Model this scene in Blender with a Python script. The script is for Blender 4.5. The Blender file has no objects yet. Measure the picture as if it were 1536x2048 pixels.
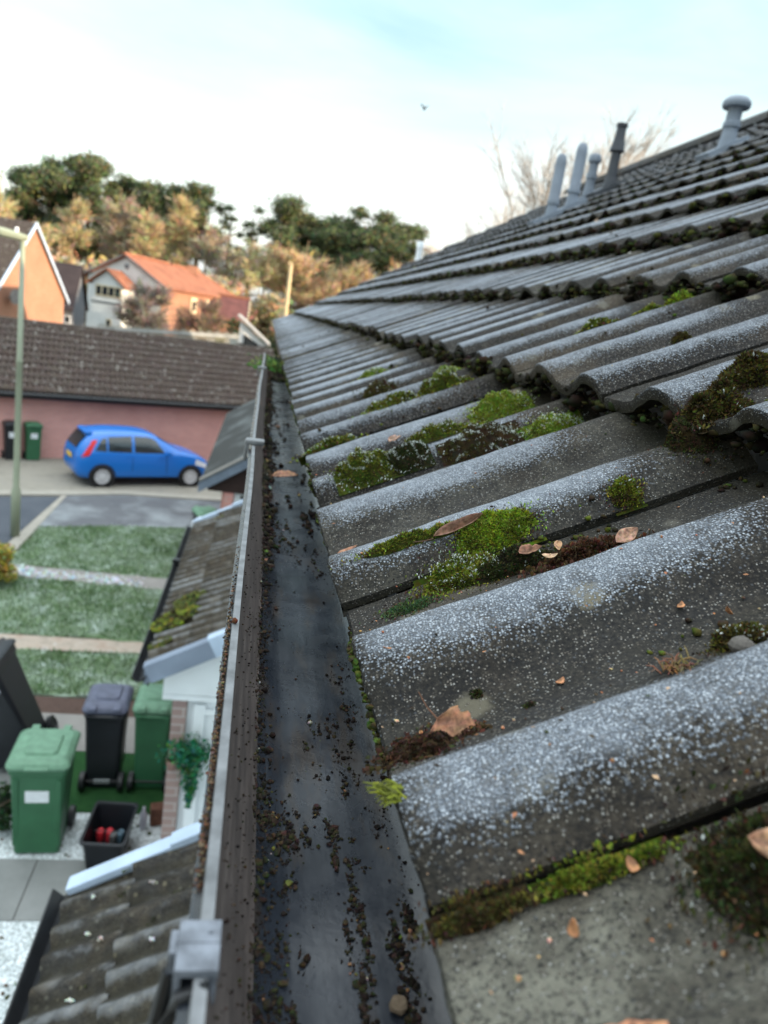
import bpy, math, random
from mathutils import Vector, Matrix, noise
R = math.radians
rnd = random.Random(7)
scene = bpy.context.scene
COL = scene.collection
H = 5.2                                   # camera height above the garden (m)

# ---------------------------------------------------------------- camera
cam = bpy.data.cameras.new("camera")
cam.sensor_fit = 'VERTICAL'; cam.sensor_height = 36; cam.lens = 25.49
cam.clip_start = 0.02; cam.clip_end = 6000
cam.dof.use_dof = True; cam.dof.focus_distance = 0.53; cam.dof.aperture_fstop = 8.5
cam_o = bpy.data.objects.new("camera", cam); COL.objects.link(cam_o)
rot = Matrix(((0.9767729, -0.10657699, -0.18589259), (-0.15147606, 0.2701651, -0.95082376), (0.15155762, 0.95689716, 0.24774608)))
cam_o.matrix_world = Matrix.Translation((0, 0, H)) @ rot.to_4x4()
scene.camera = cam_o

# ---------------------------------------------------------------- sky, sun, exposure
SUN_EL = R(8.5)
SUN = Vector((0.92, -0.392, 0)) * math.cos(SUN_EL) + Vector((0, 0, math.sin(SUN_EL)))
world = bpy.data.worlds.new("World"); scene.world = world; world.use_nodes = True
nt = world.node_tree; nt.nodes.clear()
out = nt.nodes.new("ShaderNodeOutputWorld"); bg = nt.nodes.new("ShaderNodeBackground")
sky = nt.nodes.new("ShaderNodeTexSky"); sky.sky_type = 'NISHITA'; sky.sun_disc = False
sky.sun_elevation = SUN_EL; sky.sun_rotation = math.atan2(SUN.x, SUN.y); sky.air_density = 1.0; sky.dust_density = 0.6; sky.ozone_density = 1.0
tc = nt.nodes.new("ShaderNodeTexCoord"); mp = nt.nodes.new("ShaderNodeMapping"); mp.inputs['Scale'].default_value = (1.0, 1.6, 4.2)
mp.inputs['Rotation'].default_value = (0.1, 0.25, 0.5)
nz = nt.nodes.new("ShaderNodeTexNoise"); nz.inputs['Scale'].default_value = 1.7; nz.inputs['Detail'].default_value = 7; nz.inputs['Roughness'].default_value = 0.55
nz.inputs['Distortion'].default_value = 0.35
rp = nt.nodes.new("ShaderNodeValToRGB"); rp.color_ramp.elements[0].position = 0.34; rp.color_ramp.elements[0].color = (0.48, 0.48, 0.48, 1)
rp.color_ramp.elements[1].position = 0.58; rp.color_ramp.elements[1].color = (1, 1, 1, 1)
mx = nt.nodes.new("ShaderNodeMix"); mx.data_type = 'RGBA'; mx.inputs['B'].default_value = (2.65, 2.8, 2.78, 1)
L = nt.links.new
L(tc.outputs['Generated'], mp.inputs['Vector']); L(mp.outputs['Vector'], nz.inputs['Vector']); L(nz.outputs['Fac'], rp.inputs['Fac'])
L(rp.outputs['Color'], mx.inputs['Factor']); L(sky.outputs['Color'], mx.inputs['A']); 
sx = nt.nodes.new("ShaderNodeSeparateXYZ"); zr = nt.nodes.new("ShaderNodeValToRGB")        # thin overcast: brighter overhead
zr.color_ramp.elements[0].position = 0.17; zr.color_ramp.elements[0].color = (1, 0.985, 0.955, 1); zr.color_ramp.elements[1].position = 0.85; zr.color_ramp.elements[1].color = (3.0, 3.0, 3.05, 1)
for p_, c_ in ((0.33, (0.70, 0.885, 0.945, 1)), (0.48, (0.85, 0.97, 1.0, 1))): e_ = zr.color_ramp.elements.new(p_); e_.color = c_
mu = nt.nodes.new("ShaderNodeMix"); mu.data_type = 'RGBA'; mu.blend_type = 'MULTIPLY'; mu.inputs['Factor'].default_value = 1.0
L(tc.outputs['Generated'], sx.inputs[0]); L(sx.outputs['Z'], zr.inputs['Fac']); L(mx.outputs['Result'], mu.inputs['A']); L(zr.outputs['Color'], mu.inputs['B']); L(mu.outputs['Result'], bg.inputs['Color'])
bg.inputs['Strength'].default_value = 0.15
L(bg.outputs['Background'], out.inputs['Surface'])
sl = bpy.data.lights.new("sun", 'SUN'); sl.energy = 3.6; sl.angle = R(0.5); sl.color = (1.0, 0.77, 0.54)
so = bpy.data.objects.new("sun", sl); COL.objects.link(so)
so.rotation_euler = (-SUN).to_track_quat('-Z', 'Y').to_euler(); so.location = SUN * 100
vs = scene.view_settings; scene.display_settings.display_device = 'sRGB'
vs.view_transform = 'Standard'; vs.look = 'None'; vs.exposure = 1.6; vs.gamma = 1; vs.use_curve_mapping = False
scene.render.engine = 'CYCLES'; scene.cycles.use_denoising = True
scene.cycles.max_bounces = 6; scene.cycles.diffuse_bounces = 3; scene.cycles.glossy_bounces = 3; scene.cycles.transmission_bounces = 4
scene.cycles.caustics_reflective = False; scene.cycles.caustics_refractive = False

# ---------------------------------------------------------------- helpers
class NG:
    """small wrapper for a material node tree"""
    def __init__(s, name, rough=0.85, spec=0.3):
        s.m = bpy.data.materials.new(name); s.m.use_nodes = True; s.t = s.m.node_tree
        s.b = s.t.nodes["Principled BSDF"]; s.b.inputs['Roughness'].default_value = rough
        s.b.inputs['Specular IOR Level'].default_value = spec
        s.co = None
    def n(s, typ, **kw):
        x = s.t.nodes.new(typ)
        for k, v in kw.items(): setattr(x, k, v)
        return x
    def coord(s, scale=(1, 1, 1), which='Object', rot=(0, 0, 0)):
        c = s.n("ShaderNodeTexCoord"); m = s.n("ShaderNodeMapping"); m.inputs['Scale'].default_value = scale; m.inputs['Rotation'].default_value = rot
        s.t.links.new(c.outputs[which], m.inputs['Vector']); return m.outputs['Vector']
    def noise(s, vec, scale, detail=4, rough=0.55, dist=0.0):
        x = s.n("ShaderNodeTexNoise"); x.inputs['Scale'].default_value = scale; x.inputs['Detail'].default_value = detail
        x.inputs['Roughness'].default_value = rough; x.inputs['Distortion'].default_value = dist
        s.t.links.new(vec, x.inputs['Vector']); return x.outputs['Fac']
    def vor(s, vec, scale, feature='F1'):
        x = s.n("ShaderNodeTexVoronoi"); x.feature = feature; x.inputs['Scale'].default_value = scale
        s.t.links.new(vec, x.inputs['Vector']); return x
    def ramp(s, fac, stops, interp='LINEAR'):
        x = s.n("ShaderNodeValToRGB"); cr = x.color_ramp; cr.interpolation = interp
        while len(cr.elements) < len(stops): cr.elements.new(0.5)
        for e, (p, c) in zip(cr.elements, stops):
            e.position = p; e.color = (c, c, c, 1) if isinstance(c, (int, float)) else (*c, 1)
        s.t.links.new(fac, x.inputs['Fac']); return x.outputs['Color']
    def mix(s, fac, a, b, blend='MIX'):
        x = s.n("ShaderNodeMix"); x.data_type = 'RGBA'; x.blend_type = blend
        for nm, v in (('Factor', fac), ('A', a), ('B', b)):
            if isinstance(v, tuple): x.inputs[nm].default_value = (*v, 1)
            elif isinstance(v, (int, float)): x.inputs[nm].default_value = v
            else: s.t.links.new(v, x.inputs[nm])
        return x.outputs['Result']
    def math(s, op, a, b=0.0, clamp=False):
        x = s.n("ShaderNodeMath"); x.operation = op; x.use_clamp = clamp
        for i, v in enumerate((a, b)):
            if isinstance(v, (int, float)): x.inputs[i].default_value = v
            else: s.t.links.new(v, x.inputs[i])
        return x.outputs[0]
    def attr(s, name):
        x = s.n("ShaderNodeAttribute"); x.attribute_name = name; return x
    def bump(s, height, strength=0.5, dist=0.01):
        x = s.n("ShaderNodeBump"); x.inputs['Strength'].default_value = strength; x.inputs['Distance'].default_value = dist
        s.t.links.new(height, x.inputs['Height']); s.t.links.new(x.outputs['Normal'], s.b.inputs['Normal'])
    def color(s, c):
        if isinstance(c, tuple): s.b.inputs['Base Color'].default_value = (*c, 1)
        else: s.t.links.new(c, s.b.inputs['Base Color'])
        return s

MATS = {}
def plain(name, c, rough=0.7, var=0.25, scale=6, bump=0.0, bscale=60, metal=0.0, spec=0.3, bdist=0.004):
    if name in MATS: return MATS[name]
    g = NG(name, rough, spec); g.b.inputs['Metallic'].default_value = metal
    v = g.coord(); f = g.noise(v, scale, 5)
    lo = tuple(x * (1 - var) for x in c); hi = tuple(min(1, x * (1 + var)) for x in c)
    g.color(g.ramp(f, [(0.3, lo), (0.7, hi)]))
    if bump: g.bump(g.noise(v, bscale, 4), bump, bdist)
    MATS[name] = g.m; return g.m

class MB:
    def __init__(s): s.v = []; s.f = []; s.c = []; s.m = []; s.mi = 0
    def add(s, vs_, fs, c=(1, 1, 1)):
        o = len(s.v); s.v += [tuple(p) for p in vs_]
        s.c += (c if isinstance(c, list) else [c] * len(vs_))
        s.f += [tuple(i + o for i in f) for f in fs]; s.m += [s.mi] * len(fs)
        return s
    def quad(s, a, b, c_, d, c=(1, 1, 1)): return s.add([a, b, c_, d], [(0, 1, 2, 3)], c)
    def poly(s, pts, c=(1, 1, 1)): return s.add(pts, [tuple(range(len(pts)))], c)
    def box(s, c, d, ax=None, col=(1, 1, 1)):
        x, y, z = (d[0] / 2, d[1] / 2, d[2] / 2)
        ps = [Vector((i * x, j * y, k * z)) for k in (-1, 1) for j in (-1, 1) for i in (-1, 1)]
        if ax is not None: ps = [ax @ p for p in ps]
        c = Vector(c)
        return s.add([c + p for p in ps], [(0, 2, 3, 1), (4, 5, 7, 6), (0, 1, 5, 4), (2, 6, 7, 3), (0, 4, 6, 2), (1, 3, 7, 5)], col)
    def prism(s, base, vec, col=(1, 1, 1)):
        n = len(base); vec = Vector(vec); b = [Vector(p) for p in base]
        return s.add(b + [p + vec for p in b], [tuple(range(n - 1, -1, -1)), tuple(range(n, 2 * n))] + [(i, (i + 1) % n, (i + 1) % n + n, i + n) for i in range(n)], col)
    def loft(s, rings, cap=True, col=(1, 1, 1), closed=True):
        n = len(rings[0]); o = []; fs = []
        for r in rings: o += [Vector(p) for p in r]
        for k in range(len(rings) - 1):
            for i in range(n if closed else n - 1):
                j = (i + 1) % n; fs.append((k * n + i, k * n + j, (k + 1) * n + j, (k + 1) * n + i))
        if cap and closed: fs += [tuple(range(n - 1, -1, -1)), tuple((len(rings) - 1) * n + i for i in range(n))]
        return s.add(o, fs, col)
    def tube(s, pts, rad, n=8, col=(1, 1, 1), cap=True):
        pts = [Vector(p) for p in pts]; rings = []
        if not isinstance(rad, (list, tuple)): rad = [rad] * len(pts)
        for i, p in enumerate(pts):
            t = (pts[min(i + 1, len(pts) - 1)] - pts[max(i - 1, 0)]).normalized()
            a = t.cross(Vector((0.31, 0.17, 0.93)) if abs(t.z) < 0.9 else Vector((1, 0.1, 0))).normalized(); b = t.cross(a)
            rings.append([p + (a * math.cos(2 * math.pi * k / n) + b * math.sin(2 * math.pi * k / n)) * rad[i] for k in range(n)])
        return s.loft(rings, cap, col)
    def build(s, name, mats, parent=None, smooth=False, world=True, solid=0.0, bevel=0.0, loc=None):
        off = Vector((0, 0, 0))
        if parent is not None and world: off = WL(parent)
        if loc is not None: off = Vector(loc)
        me = bpy.data.meshes.new(name)
        me.from_pydata([tuple(Vector(p) - off) for p in s.v], [], s.f)
        if not isinstance(mats, (list, tuple)): mats = [mats]
        for m in mats: me.materials.append(m)
        me.polygons.foreach_set("material_index", s.m)
        ca = me.color_attributes.new("col", 'FLOAT_COLOR', 'POINT')
        ca.data.foreach_set("color", [x for c in s.c for x in (c[0], c[1], c[2], 1.0)])
        uv = me.uv_layers.new(name="uv"); me.update()
        flat = [0.0] * (2 * len(me.loops))
        vv = me.vertices
        for p in me.polygons:
            nn = p.normal
            if abs(nn.z) < 0.75:
                t = Vector((-nn.y, nn.x, 0)).normalized()
                for li in p.loop_indices:
                    q = vv[me.loops[li].vertex_index].co; flat[2 * li] = q.x * t.x + q.y * t.y; flat[2 * li + 1] = q.z
            else:
                for li in p.loop_indices:
                    q = vv[me.loops[li].vertex_index].co; flat[2 * li] = q.x; flat[2 * li + 1] = q.y
        uv.data.foreach_set("uv", flat)
        if smooth: me.polygons.foreach_set("use_smooth", [True] * len(me.polygons))
        o = bpy.data.objects.new(name, me); COL.objects.link(o)
        if parent is not None: o.parent = parent
        if loc is not None: o.location = Vector(loc) - (WL(parent) if parent is not None else Vector((0, 0, 0)))
        if bevel:
            b = o.modifiers.new("bevel", 'BEVEL'); b.width = bevel; b.segments = 2; b.limit_method = 'ANGLE'
        if solid:
            b = o.modifiers.new("solid", 'SOLIDIFY'); b.thickness = solid
        return o

def WL(o):
    p = Vector(o.location)
    if o.parent is not None: p = p + WL(o.parent)
    return p
def tag(o, label=None, cat=None, group=None, kind=None):
    if label: o["label"] = label
    if cat: o["category"] = cat
    if group: o["group"] = group
    if kind: o["kind"] = kind
    return o
def thing(name, loc, label, cat, rz=0.0, group=None):
    o = bpy.data.objects.new(name, None); COL.objects.link(o); o.location = loc; o.rotation_euler = (0, 0, rz); o.empty_display_size = 0.1
    return tag(o, label, cat, group)
def copy_tree(o, parent=None):
    c = o.copy(); COL.objects.link(c)
    if parent is not None: c.parent = parent
    for ch in list(o.children): copy_tree(ch, c)
    return c
def struct(mb, name, m, **kw): return tag(mb.build(name, m, **kw), kind='structure')
def smooth01(x, a, b):
    t = max(0.0, min(1.0, (x - a) / (b - a))); return t * t * (3 - 2 * t)

# ---------------------------------------------------------------- materials
def tile_material(name, fine=True, tint=(1, 1, 1), spots=0.0):
    """weathered concrete tile: aggregate, lichen and frost; vertex col = (frost, tone, dirt)"""
    g = NG(name, 0.9, 0.25); v = g.coord()
    a = g.attr("col"); sp = g.n("ShaderNodeSeparateColor"); g.t.links.new(a.outputs['Color'], sp.inputs[0])
    frost, tone, dirt_shade = sp.outputs[0], sp.outputs[1], sp.outputs[2]
    s = 1.0 if fine else 0.35
    n1 = g.noise(v, 9, 5, 0.6); n2 = g.noise(v, 60 * s, 5, 0.65); n3 = g.noise(v, 420 * s, 3, 0.7)
    def tt(c): return tuple(x * q for x, q in zip(c, tint))
    base = g.ramp(n2, [(0.28, tt((0.0045, 0.0040, 0.0036))), (0.5, tt((0.0100, 0.0084, 0.0072))), (0.66, tt((0.021, 0.017, 0.0138))), (0.8, tt((0.054, 0.047, 0.039)))])
    base = g.mix(g.ramp(n1, [(0.42, 0.0), (0.62, 0.75)]), base, tt((0.016, 0.0155, 0.0165)))
    base = g.mix(g.ramp(g.noise(v, 5.3, 4, 0.6), [(0.50, 0.0), (0.66, 0.6)]), base, (0.088, 0.068, 0.046))
    base = g.mix(g.ramp(g.noise(g.coord((0.14, 1, 0.14)), 34, 4, 0.6), [(0.50, 0.0), (0.68, 0.65)]), base, (0.006, 0.0055, 0.005))
    base = g.mix(g.math('MULTIPLY', tone, g.ramp(n2, [(0.3, 0.45), (0.7, 1.0)])), base, g.mix(g.ramp(g.noise(v, 26, 4, 0.6), [(0.40, 0), (0.6, 1)]), (0.075, 0.07, 0.055), (0.21, 0.205, 0.165)))
    base = g.mix(g.ramp(n3, [(0.36, 0.85), (0.5, 0.0)]), base, (0.007, 0.007, 0.008))
    base = g.mix(g.ramp(n3, [(0.56, 0.0), (0.70, 0.5)]), base, (0.10, 0.088, 0.072))
    ro = g.vor(g.coord((1, 1, 1)), 26); rs = g.n("ShaderNodeSeparateColor"); g.t.links.new(ro.outputs['Color'], rs.inputs[0])
    ros = g.math('MULTIPLY', g.ramp(rs.outputs[0], [(0.70, 0), (0.72, 1)]), g.ramp(g.math('ADD', ro.outputs['Distance'], g.math('MULTIPLY', n2, 0.45)), [(0.42, 0.75), (0.54, 0)]))
    base = g.mix(ros, base, g.ramp(rs.outputs[1], [(0, (0.15, 0.145, 0.12)), (0.5, (0.09, 0.085, 0.07)), (1, (0.17, 0.15, 0.10))]))
    if fine:
        vo = g.vor(v, 640); sc = g.n("ShaderNodeSeparateColor"); g.t.links.new(vo.outputs['Color'], sc.inputs[0])
        ag = g.math('MULTIPLY', g.ramp(sc.outputs[0], [(0.70, 0), (0.74, 1)]), g.ramp(vo.outputs['Distance'], [(0.25, 1), (0.55, 0)]))
        agc = g.ramp(sc.outputs[1], [(0.0, (0.10, 0.085, 0.07)), (0.6, (0.20, 0.185, 0.16)), (1.0, (0.36, 0.36, 0.34))])
        base = g.mix(g.math('MULTIPLY', ag, 0.75), base, agc)
        w = g.vor(v, 720); sw = g.n("ShaderNodeSeparateColor"); g.t.links.new(w.outputs['Color'], sw.inputs[0])
        nn_ = g.math('ADD', g.math('MULTIPLY', g.math('SUBTRACT', n1, 0.5), 1.5), g.math('MULTIPLY', g.math('SUBTRACT', g.noise(v, 45, 3), 0.5), 1.1))
        fr = g.math('ADD', g.math('MULTIPLY', frost, g.math('ADD', 1.0, nn_)), g.math('MULTIPLY', nn_, 0.04))
        th = g.math('SUBTRACT', fr, g.math('MULTIPLY', sw.outputs[0], 0.85))
        cover = g.ramp(th, [(0.02, 0), (0.24, 1)])
        base = g.mix(g.ramp(fr, [(0.50, 0.0), (1.1, 0.6)]), base, (0.22, 0.24, 0.27))
        base = g.mix(g.ramp(g.math('MULTIPLY', fr, 0.5), [(0.50, 0.0), (0.78, 0.9)]), base, (0.46, 0.51, 0.57))
        gr = g.math('MULTIPLY', cover, g.ramp(w.outputs['Distance'], [(0.40, 1), (0.80, 0.08)]))
        fc = g.ramp(sw.outputs[1], [(0, (0.13, 0.15, 0.18)), (0.6, (0.26, 0.29, 0.33)), (1, (0.40, 0.435, 0.48))])
        base = g.mix(gr, base, fc)
        hgt = g.math('ADD', g.math('MULTIPLY', n3, 0.5), g.math('ADD', g.math('MULTIPLY', gr, 1.0), g.math('MULTIPLY', ag, 0.4)))
        g.bump(hgt, 1.0, 0.0016)
    else:
        fr = g.math('ADD', frost, g.math('MULTIPLY', g.math('SUBTRACT', g.noise(v, 14, 4), 0.5), 0.8))
        base = g.mix(g.math('MULTIPLY', g.ramp(fr, [(0.3, 0), (1.0, 1)]), 0.75), base, (0.40, 0.43, 0.47))
        if spots:
            vo = g.vor(v, 4.5); sc = g.n("ShaderNodeSeparateColor"); g.t.links.new(vo.outputs['Color'], sc.inputs[0])
            sm = g.math('MULTIPLY', g.ramp(sc.outputs[0], [(0.50, 0), (0.55, 1)]), g.ramp(vo.outputs['Distance'], [(0.16, 1), (0.30, 0)]))
            vq = g.vor(v, 9); sq = g.n("ShaderNodeSeparateColor"); g.t.links.new(vq.outputs['Color'], sq.inputs[0])
            sm2 = g.math('MULTIPLY', g.ramp(sq.outputs[0], [(0.55, 0), (0.6, 1)]), g.ramp(vq.outputs['Distance'], [(0.12, 1), (0.3, 0)]))
            base = g.mix(g.math('MULTIPLY', g.math('MAXIMUM', sm, g.math('MULTIPLY', sm2, 0.7)), spots), base, (0.40, 0.38, 0.35))
        g.bump(n2, 0.6, 0.01)
    base = g.mix(g.math('MULTIPLY', dirt_shade, g.ramp(n2, [(0.25, 0.35), (0.6, 1.0)])), base, g.mix(n3, (0.010, 0.009, 0.007), (0.042, 0.037, 0.020)))
    g.color(base); return g.m
M_TILE = tile_material("concrete_roof_tile", True)
M_PORCH = tile_material("porch_roof_tile", False, (2.3, 2.35, 2.35), 0.2)
M_PORCHB = tile_material("mossy_porch_roof_tile", False, (4.6, 4.1, 3.3), 0.2)
M_GARAGE = tile_material("garage_roof_tile", False, (6.2, 4.6, 4.3), 0.5)

def brick_material(name, c1, c2, mortar, scale=1.0):
    g = NG(name, 0.9, 0.2); v = g.coord((1, 1, 1), 'UV')
    b = g.n("ShaderNodeTexBrick"); g.t.links.new(v, b.inputs['Vector'])
    b.inputs['Color1'].default_value = (*c1, 1); b.inputs['Color2'].default_value = (*c2, 1); b.inputs['Mortar'].default_value = (*mortar, 1)
    b.inputs['Scale'].default_value = 1.0; b.inputs['Brick Width'].default_value = 0.225 * scale; b.inputs['Row Height'].default_value = 0.075 * scale; b.inputs['Mortar Size'].default_value = 0.007 * scale
    n = g.noise(g.coord(), 1.3, 4)
    col = g.mix(g.ramp(n, [(0.35, 0.0), (0.7, 0.35)]), b.outputs['Color'], tuple(x * 0.55 for x in c1))
    g.color(col); g.bump(b.outputs['Fac'], -0.4, 0.006); return g.m
M_BRICK_PINK = brick_material("pink_brick", (0.66, 0.33, 0.295), (0.59, 0.285, 0.26), (0.52, 0.40, 0.37))
M_BRICK_ORANGE = brick_material("orange_brick", (0.36, 0.18, 0.12), (0.32, 0.155, 0.10), (0.34, 0.22, 0.16))
M_BRICK_PALE = brick_material("pale_brick", (0.34, 0.24, 0.22), (0.28, 0.20, 0.19), (0.42, 0.38, 0.36))
M_WHITE = plain("white_upvc", (0.80, 0.845, 0.88), 0.45, 0.06, 3)
M_RENDER = plain("white_render", (0.62, 0.64, 0.64), 0.9, 0.10, 1.5, 0.2, 40)
M_VERGE = plain("blue_grey_verge_trim", (0.42, 0.52, 0.66), 0.45, 0.12, 5)
M_FASCIA = plain("slate_blue_fascia", (0.16, 0.20, 0.26), 0.5, 0.2, 4)
M_FASCIAL = plain("grey_blue_verge_trim", (0.20, 0.245, 0.32), 0.5, 0.15, 4)
M_BLACKP = plain("black_plastic", (0.012, 0.013, 0.015), 0.4, 0.3, 8, spec=0.4)
M_BROWNW = plain("dark_brown_boards", (0.035, 0.020, 0.018), 0.7, 0.3, 5, 0.3, 30)
M_GLASS = plain("window_glass", (0.02, 0.025, 0.03), 0.06, 0.3, 2, spec=0.8)
M_SOFFIT = plain("brown_fascia_board", (0.05, 0.035, 0.028), 0.6, 0.2, 4)

def vcol_material(name, rough=0.9, spec=0.15, var=0.3, scale=200, trans=0.0):
    g = NG(name, rough, spec); a = g.attr("col"); v = g.coord()
    g.color(g.mix(g.ramp(g.noise(v, scale, 3), [(0.3, 0.0), (0.7, var)]), a.outputs['Color'], (0.01, 0.01, 0.008)))
    if trans:
        tr = g.n("ShaderNodeBsdfTranslucent"); g.t.links.new(a.outputs['Color'], tr.inputs['Color'])
        ms = g.n("ShaderNodeMixShader"); ms.inputs[0].default_value = trans
        o = g.t.nodes["Material Output"]; g.t.links.new(g.b.outputs[0], ms.inputs[1]); g.t.links.new(tr.outputs[0], ms.inputs[2]); g.t.links.new(ms.outputs[0], o.inputs['Surface'])
    return g.m
M_MOSS = vcol_material("moss", 1.0, 0.1, 0.15, 300, 0.15)
M_CRUMB = vcol_material("soil_crumbs", 0.95, 0.15, 0.3, 900)
M_LEAFY = vcol_material("foliage", 0.8, 0.15, 0.15, 4, 0.25)
M_TWIG = vcol_material("twigs", 0.9, 0.1, 0.2, 3)
M_BARK = plain("bark", (0.11, 0.08, 0.055), 0.95, 0.35, 3, 0.5, 8, bdist=0.03)

# gutter plastic, with a film of brown dirt on the front wall
g = NG("gutter_plastic", 0.3, 0.6); v = g.coord()
st = g.noise(g.coord((1, 0.06, 1)), 160, 4, 0.6); n1 = g.noise(v, 14, 4, 0.6)
g.color(g.mix(g.ramp(st, [(0.5, 0), (0.8, 0.4)]), g.ramp(n1, [(0.3, (0.010, 0.013, 0.018)), (0.7, (0.024, 0.029, 0.038))]), (0.07, 0.078, 0.088)))
silt = g.ramp(g.noise(g.coord((1, 0.22, 1)), 42, 5, 0.65), [(0.54, 0), (0.66, 0.8)])
g.color(g.mix(silt, g.b.inputs['Base Color'].links[0].from_socket, (0.040, 0.033, 0.028)))
g.t.links.new(g.ramp(g.noise(v, 30, 4), [(0.3, 0.18), (0.7, 0.34)]), g.b.inputs['Roughness']); g.bump(g.noise(v, 260, 3), 0.10, 0.001); M_GUTTER = g.m
g = NG("gutter_wall_dirt_film", 0.55, 0.35); v = g.coord(); st = g.noise(g.coord((0.3, 0.12, 1)), 120, 4, 0.6)
wc = g.ramp(st, [(0.35, (0.055, 0.047, 0.044)), (0.6, (0.105, 0.088, 0.081)), (0.8, (0.19, 0.165, 0.15))])
wc = g.mix(g.ramp(g.noise(v, 500, 2), [(0.62, 0), (0.68, 0.7)]), wc, (0.02, 0.015, 0.012))
g.color(wc); g.bump(g.noise(v, 400, 3), 0.2, 0.001); M_GWALL = g.m
M_LIP = plain("gutter_lip_worn_edge", (0.14, 0.148, 0.155), 0.55, 0.4, 60, 0.2, 500, bdist=0.001)
M_CLIP = plain("grey_plastic_clip", (0.135, 0.15, 0.175), 0.6, 0.45, 140, 0.3, 600, bdist=0.001)

# ---------------------------------------------------------------- the terraced house under the camera
house = thing("terraced_house", (0.4, 5.0, 0), "terraced house with mossy frosted roof tiles and a dirty gutter along its eave", "house")
TP, RP, GA = R(25.2), R(31), 0.3375
EX, EZ = 0.0715, H - 0.189
U = Vector((math.cos(TP), 0, math.sin(TP))); N = Vector((-math.sin(TP), 0, math.cos(TP)))
PROF = [(0, 5), (6, 10), (14, 19), (24, 27), (34, 30), (48, 29), (75, 14), (100, 4), (115, 2.5), (132, 6), (158, 21), (180, 29.5), (194, 29), (216, 17), (240, 4), (257, 1), (300, 0)]
def hprof(t):
    t *= 300
    for (a, x), (b, y) in zip(PROF, PROF[1:]):
        if t <= b:
            f = (t - a) / (b - a); f = f * f * (3 - 2 * f) * 0.5 + f * 0.5; return (x + (y - x) * f) / 1000
    return 0.0
def origin(k): return Vector((EX + k * GA * math.cos(RP), 0, EZ + k * GA * math.sin(RP)))
def shift(k): return 0.217 - (0.08 if k % 2 else 0.0)
def roof_pt(k, a, y, lift=0.0):
    """a point on the visible tile surface of course k, a metres up from its nose"""
    t = ((y - shift(k)) / 0.3) % 1.0
    return origin(k) + U * a + N * (hprof(t) * (1 if k == 0 else 0.8) - (0.030 if k == 0 else 0.024) + lift) + Vector((0, y, 0))
def roof_tiles():
    mb = MB(); NC = 14; r = random.Random(3)
    for k in range(NC):
        j0 = -3 if k < 4 else -1
        for j in range(j0, 37):
            ys = shift(k) + j * 0.3
            if ys > 10.75: continue
            near = ys < 1.3 and k < 3; mid = ys < 3.5 and k < 6
            nc = 40 if near else (24 if mid else 14); na = 22 if near else (7 if mid else 3)
            ln = 0.352 if k < NC - 1 else 0.30
            rz = r.gauss(0, 0.006); lift = r.gauss(0, 0.0022); tone = r.random() ** 4 * 0.32; dx = r.gauss(0, 0.006) if k else r.gauss(0, 0.0012); fr_t = r.uniform(0.65, 1.25)
            if k == 0 and j == -1: tone = 0.9
            y_off = r.gauss(0, 0.001)
            vs_, cs, fs = [], [], []
            for ia in range(na + 1):
                a = ln * (ia / na)
                for ic in range(nc + 1):
                    t = ic / nc; y = ys + y_off + 0.003 + t * 0.2965
                    h = hprof(t)
                    O = origin(k) + U * (a + dx + rz * (t - .5) * 0.3) + N * (h * (1 if k == 0 else 0.8) - (0.030 if k == 0 else 0.024) + lift) + Vector((0, y, 0))
                    if near:
                        nn = noise.noise(Vector((O.x * 22, O.y * 22, k))) * 0.0013 + noise.noise(Vector((O.x * 80, O.y * 80, k))) * 0.0006
                        O += N * nn
                        if ia == 0: O += U * (noise.noise(Vector((k * 7.1, O.y * 160, 0))) * 0.0016)
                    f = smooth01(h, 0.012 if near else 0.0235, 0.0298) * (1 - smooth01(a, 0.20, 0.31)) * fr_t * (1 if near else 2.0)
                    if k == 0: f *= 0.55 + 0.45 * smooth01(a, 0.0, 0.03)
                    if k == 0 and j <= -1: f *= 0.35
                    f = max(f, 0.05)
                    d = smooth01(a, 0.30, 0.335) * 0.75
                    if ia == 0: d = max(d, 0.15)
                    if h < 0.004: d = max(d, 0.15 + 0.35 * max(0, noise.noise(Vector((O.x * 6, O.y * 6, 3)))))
                    vs_.append(O); cs.append((f, tone, d))
            w = nc + 1
            for ia in range(na):
                for ic in range(nc): fs.append((ia * w + ic, ia * w + ic + 1, (ia + 1) * w + ic + 1, (ia + 1) * w + ic)[::-1])
            # nose: a rounded edge, front face and a short underside
            b0 = len(vs_)
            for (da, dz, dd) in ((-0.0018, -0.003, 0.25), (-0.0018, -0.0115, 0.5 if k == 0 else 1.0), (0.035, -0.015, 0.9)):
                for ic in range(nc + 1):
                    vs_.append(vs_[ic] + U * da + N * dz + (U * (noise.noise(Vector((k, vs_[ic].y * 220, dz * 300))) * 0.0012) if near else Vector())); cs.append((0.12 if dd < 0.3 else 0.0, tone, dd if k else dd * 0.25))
            rows = [0, b0, b0 + w, b0 + 2 * w]
            for p, q in zip(rows, rows[1:]):
                for ic in range(nc): fs.append((p + ic, p + ic + 1, q + ic + 1, q + ic))
            # the open side lip at the joint
            b1 = len(vs_)
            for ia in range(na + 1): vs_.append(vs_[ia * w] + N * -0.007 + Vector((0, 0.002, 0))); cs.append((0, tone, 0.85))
            for ia in range(na): fs.append((ia * w, (ia + 1) * w, b1 + ia + 1, b1 + ia))
            mb.add(vs_, fs, cs)
    return mb
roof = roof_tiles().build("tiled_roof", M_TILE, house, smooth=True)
try:
    roof.data.set_sharp_from_angle(angle=R(50))
except Exception: pass
RIDGE = origin(14) + N * -0.01
mb = MB(); rr = random.Random(5)
y = -0.4
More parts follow.
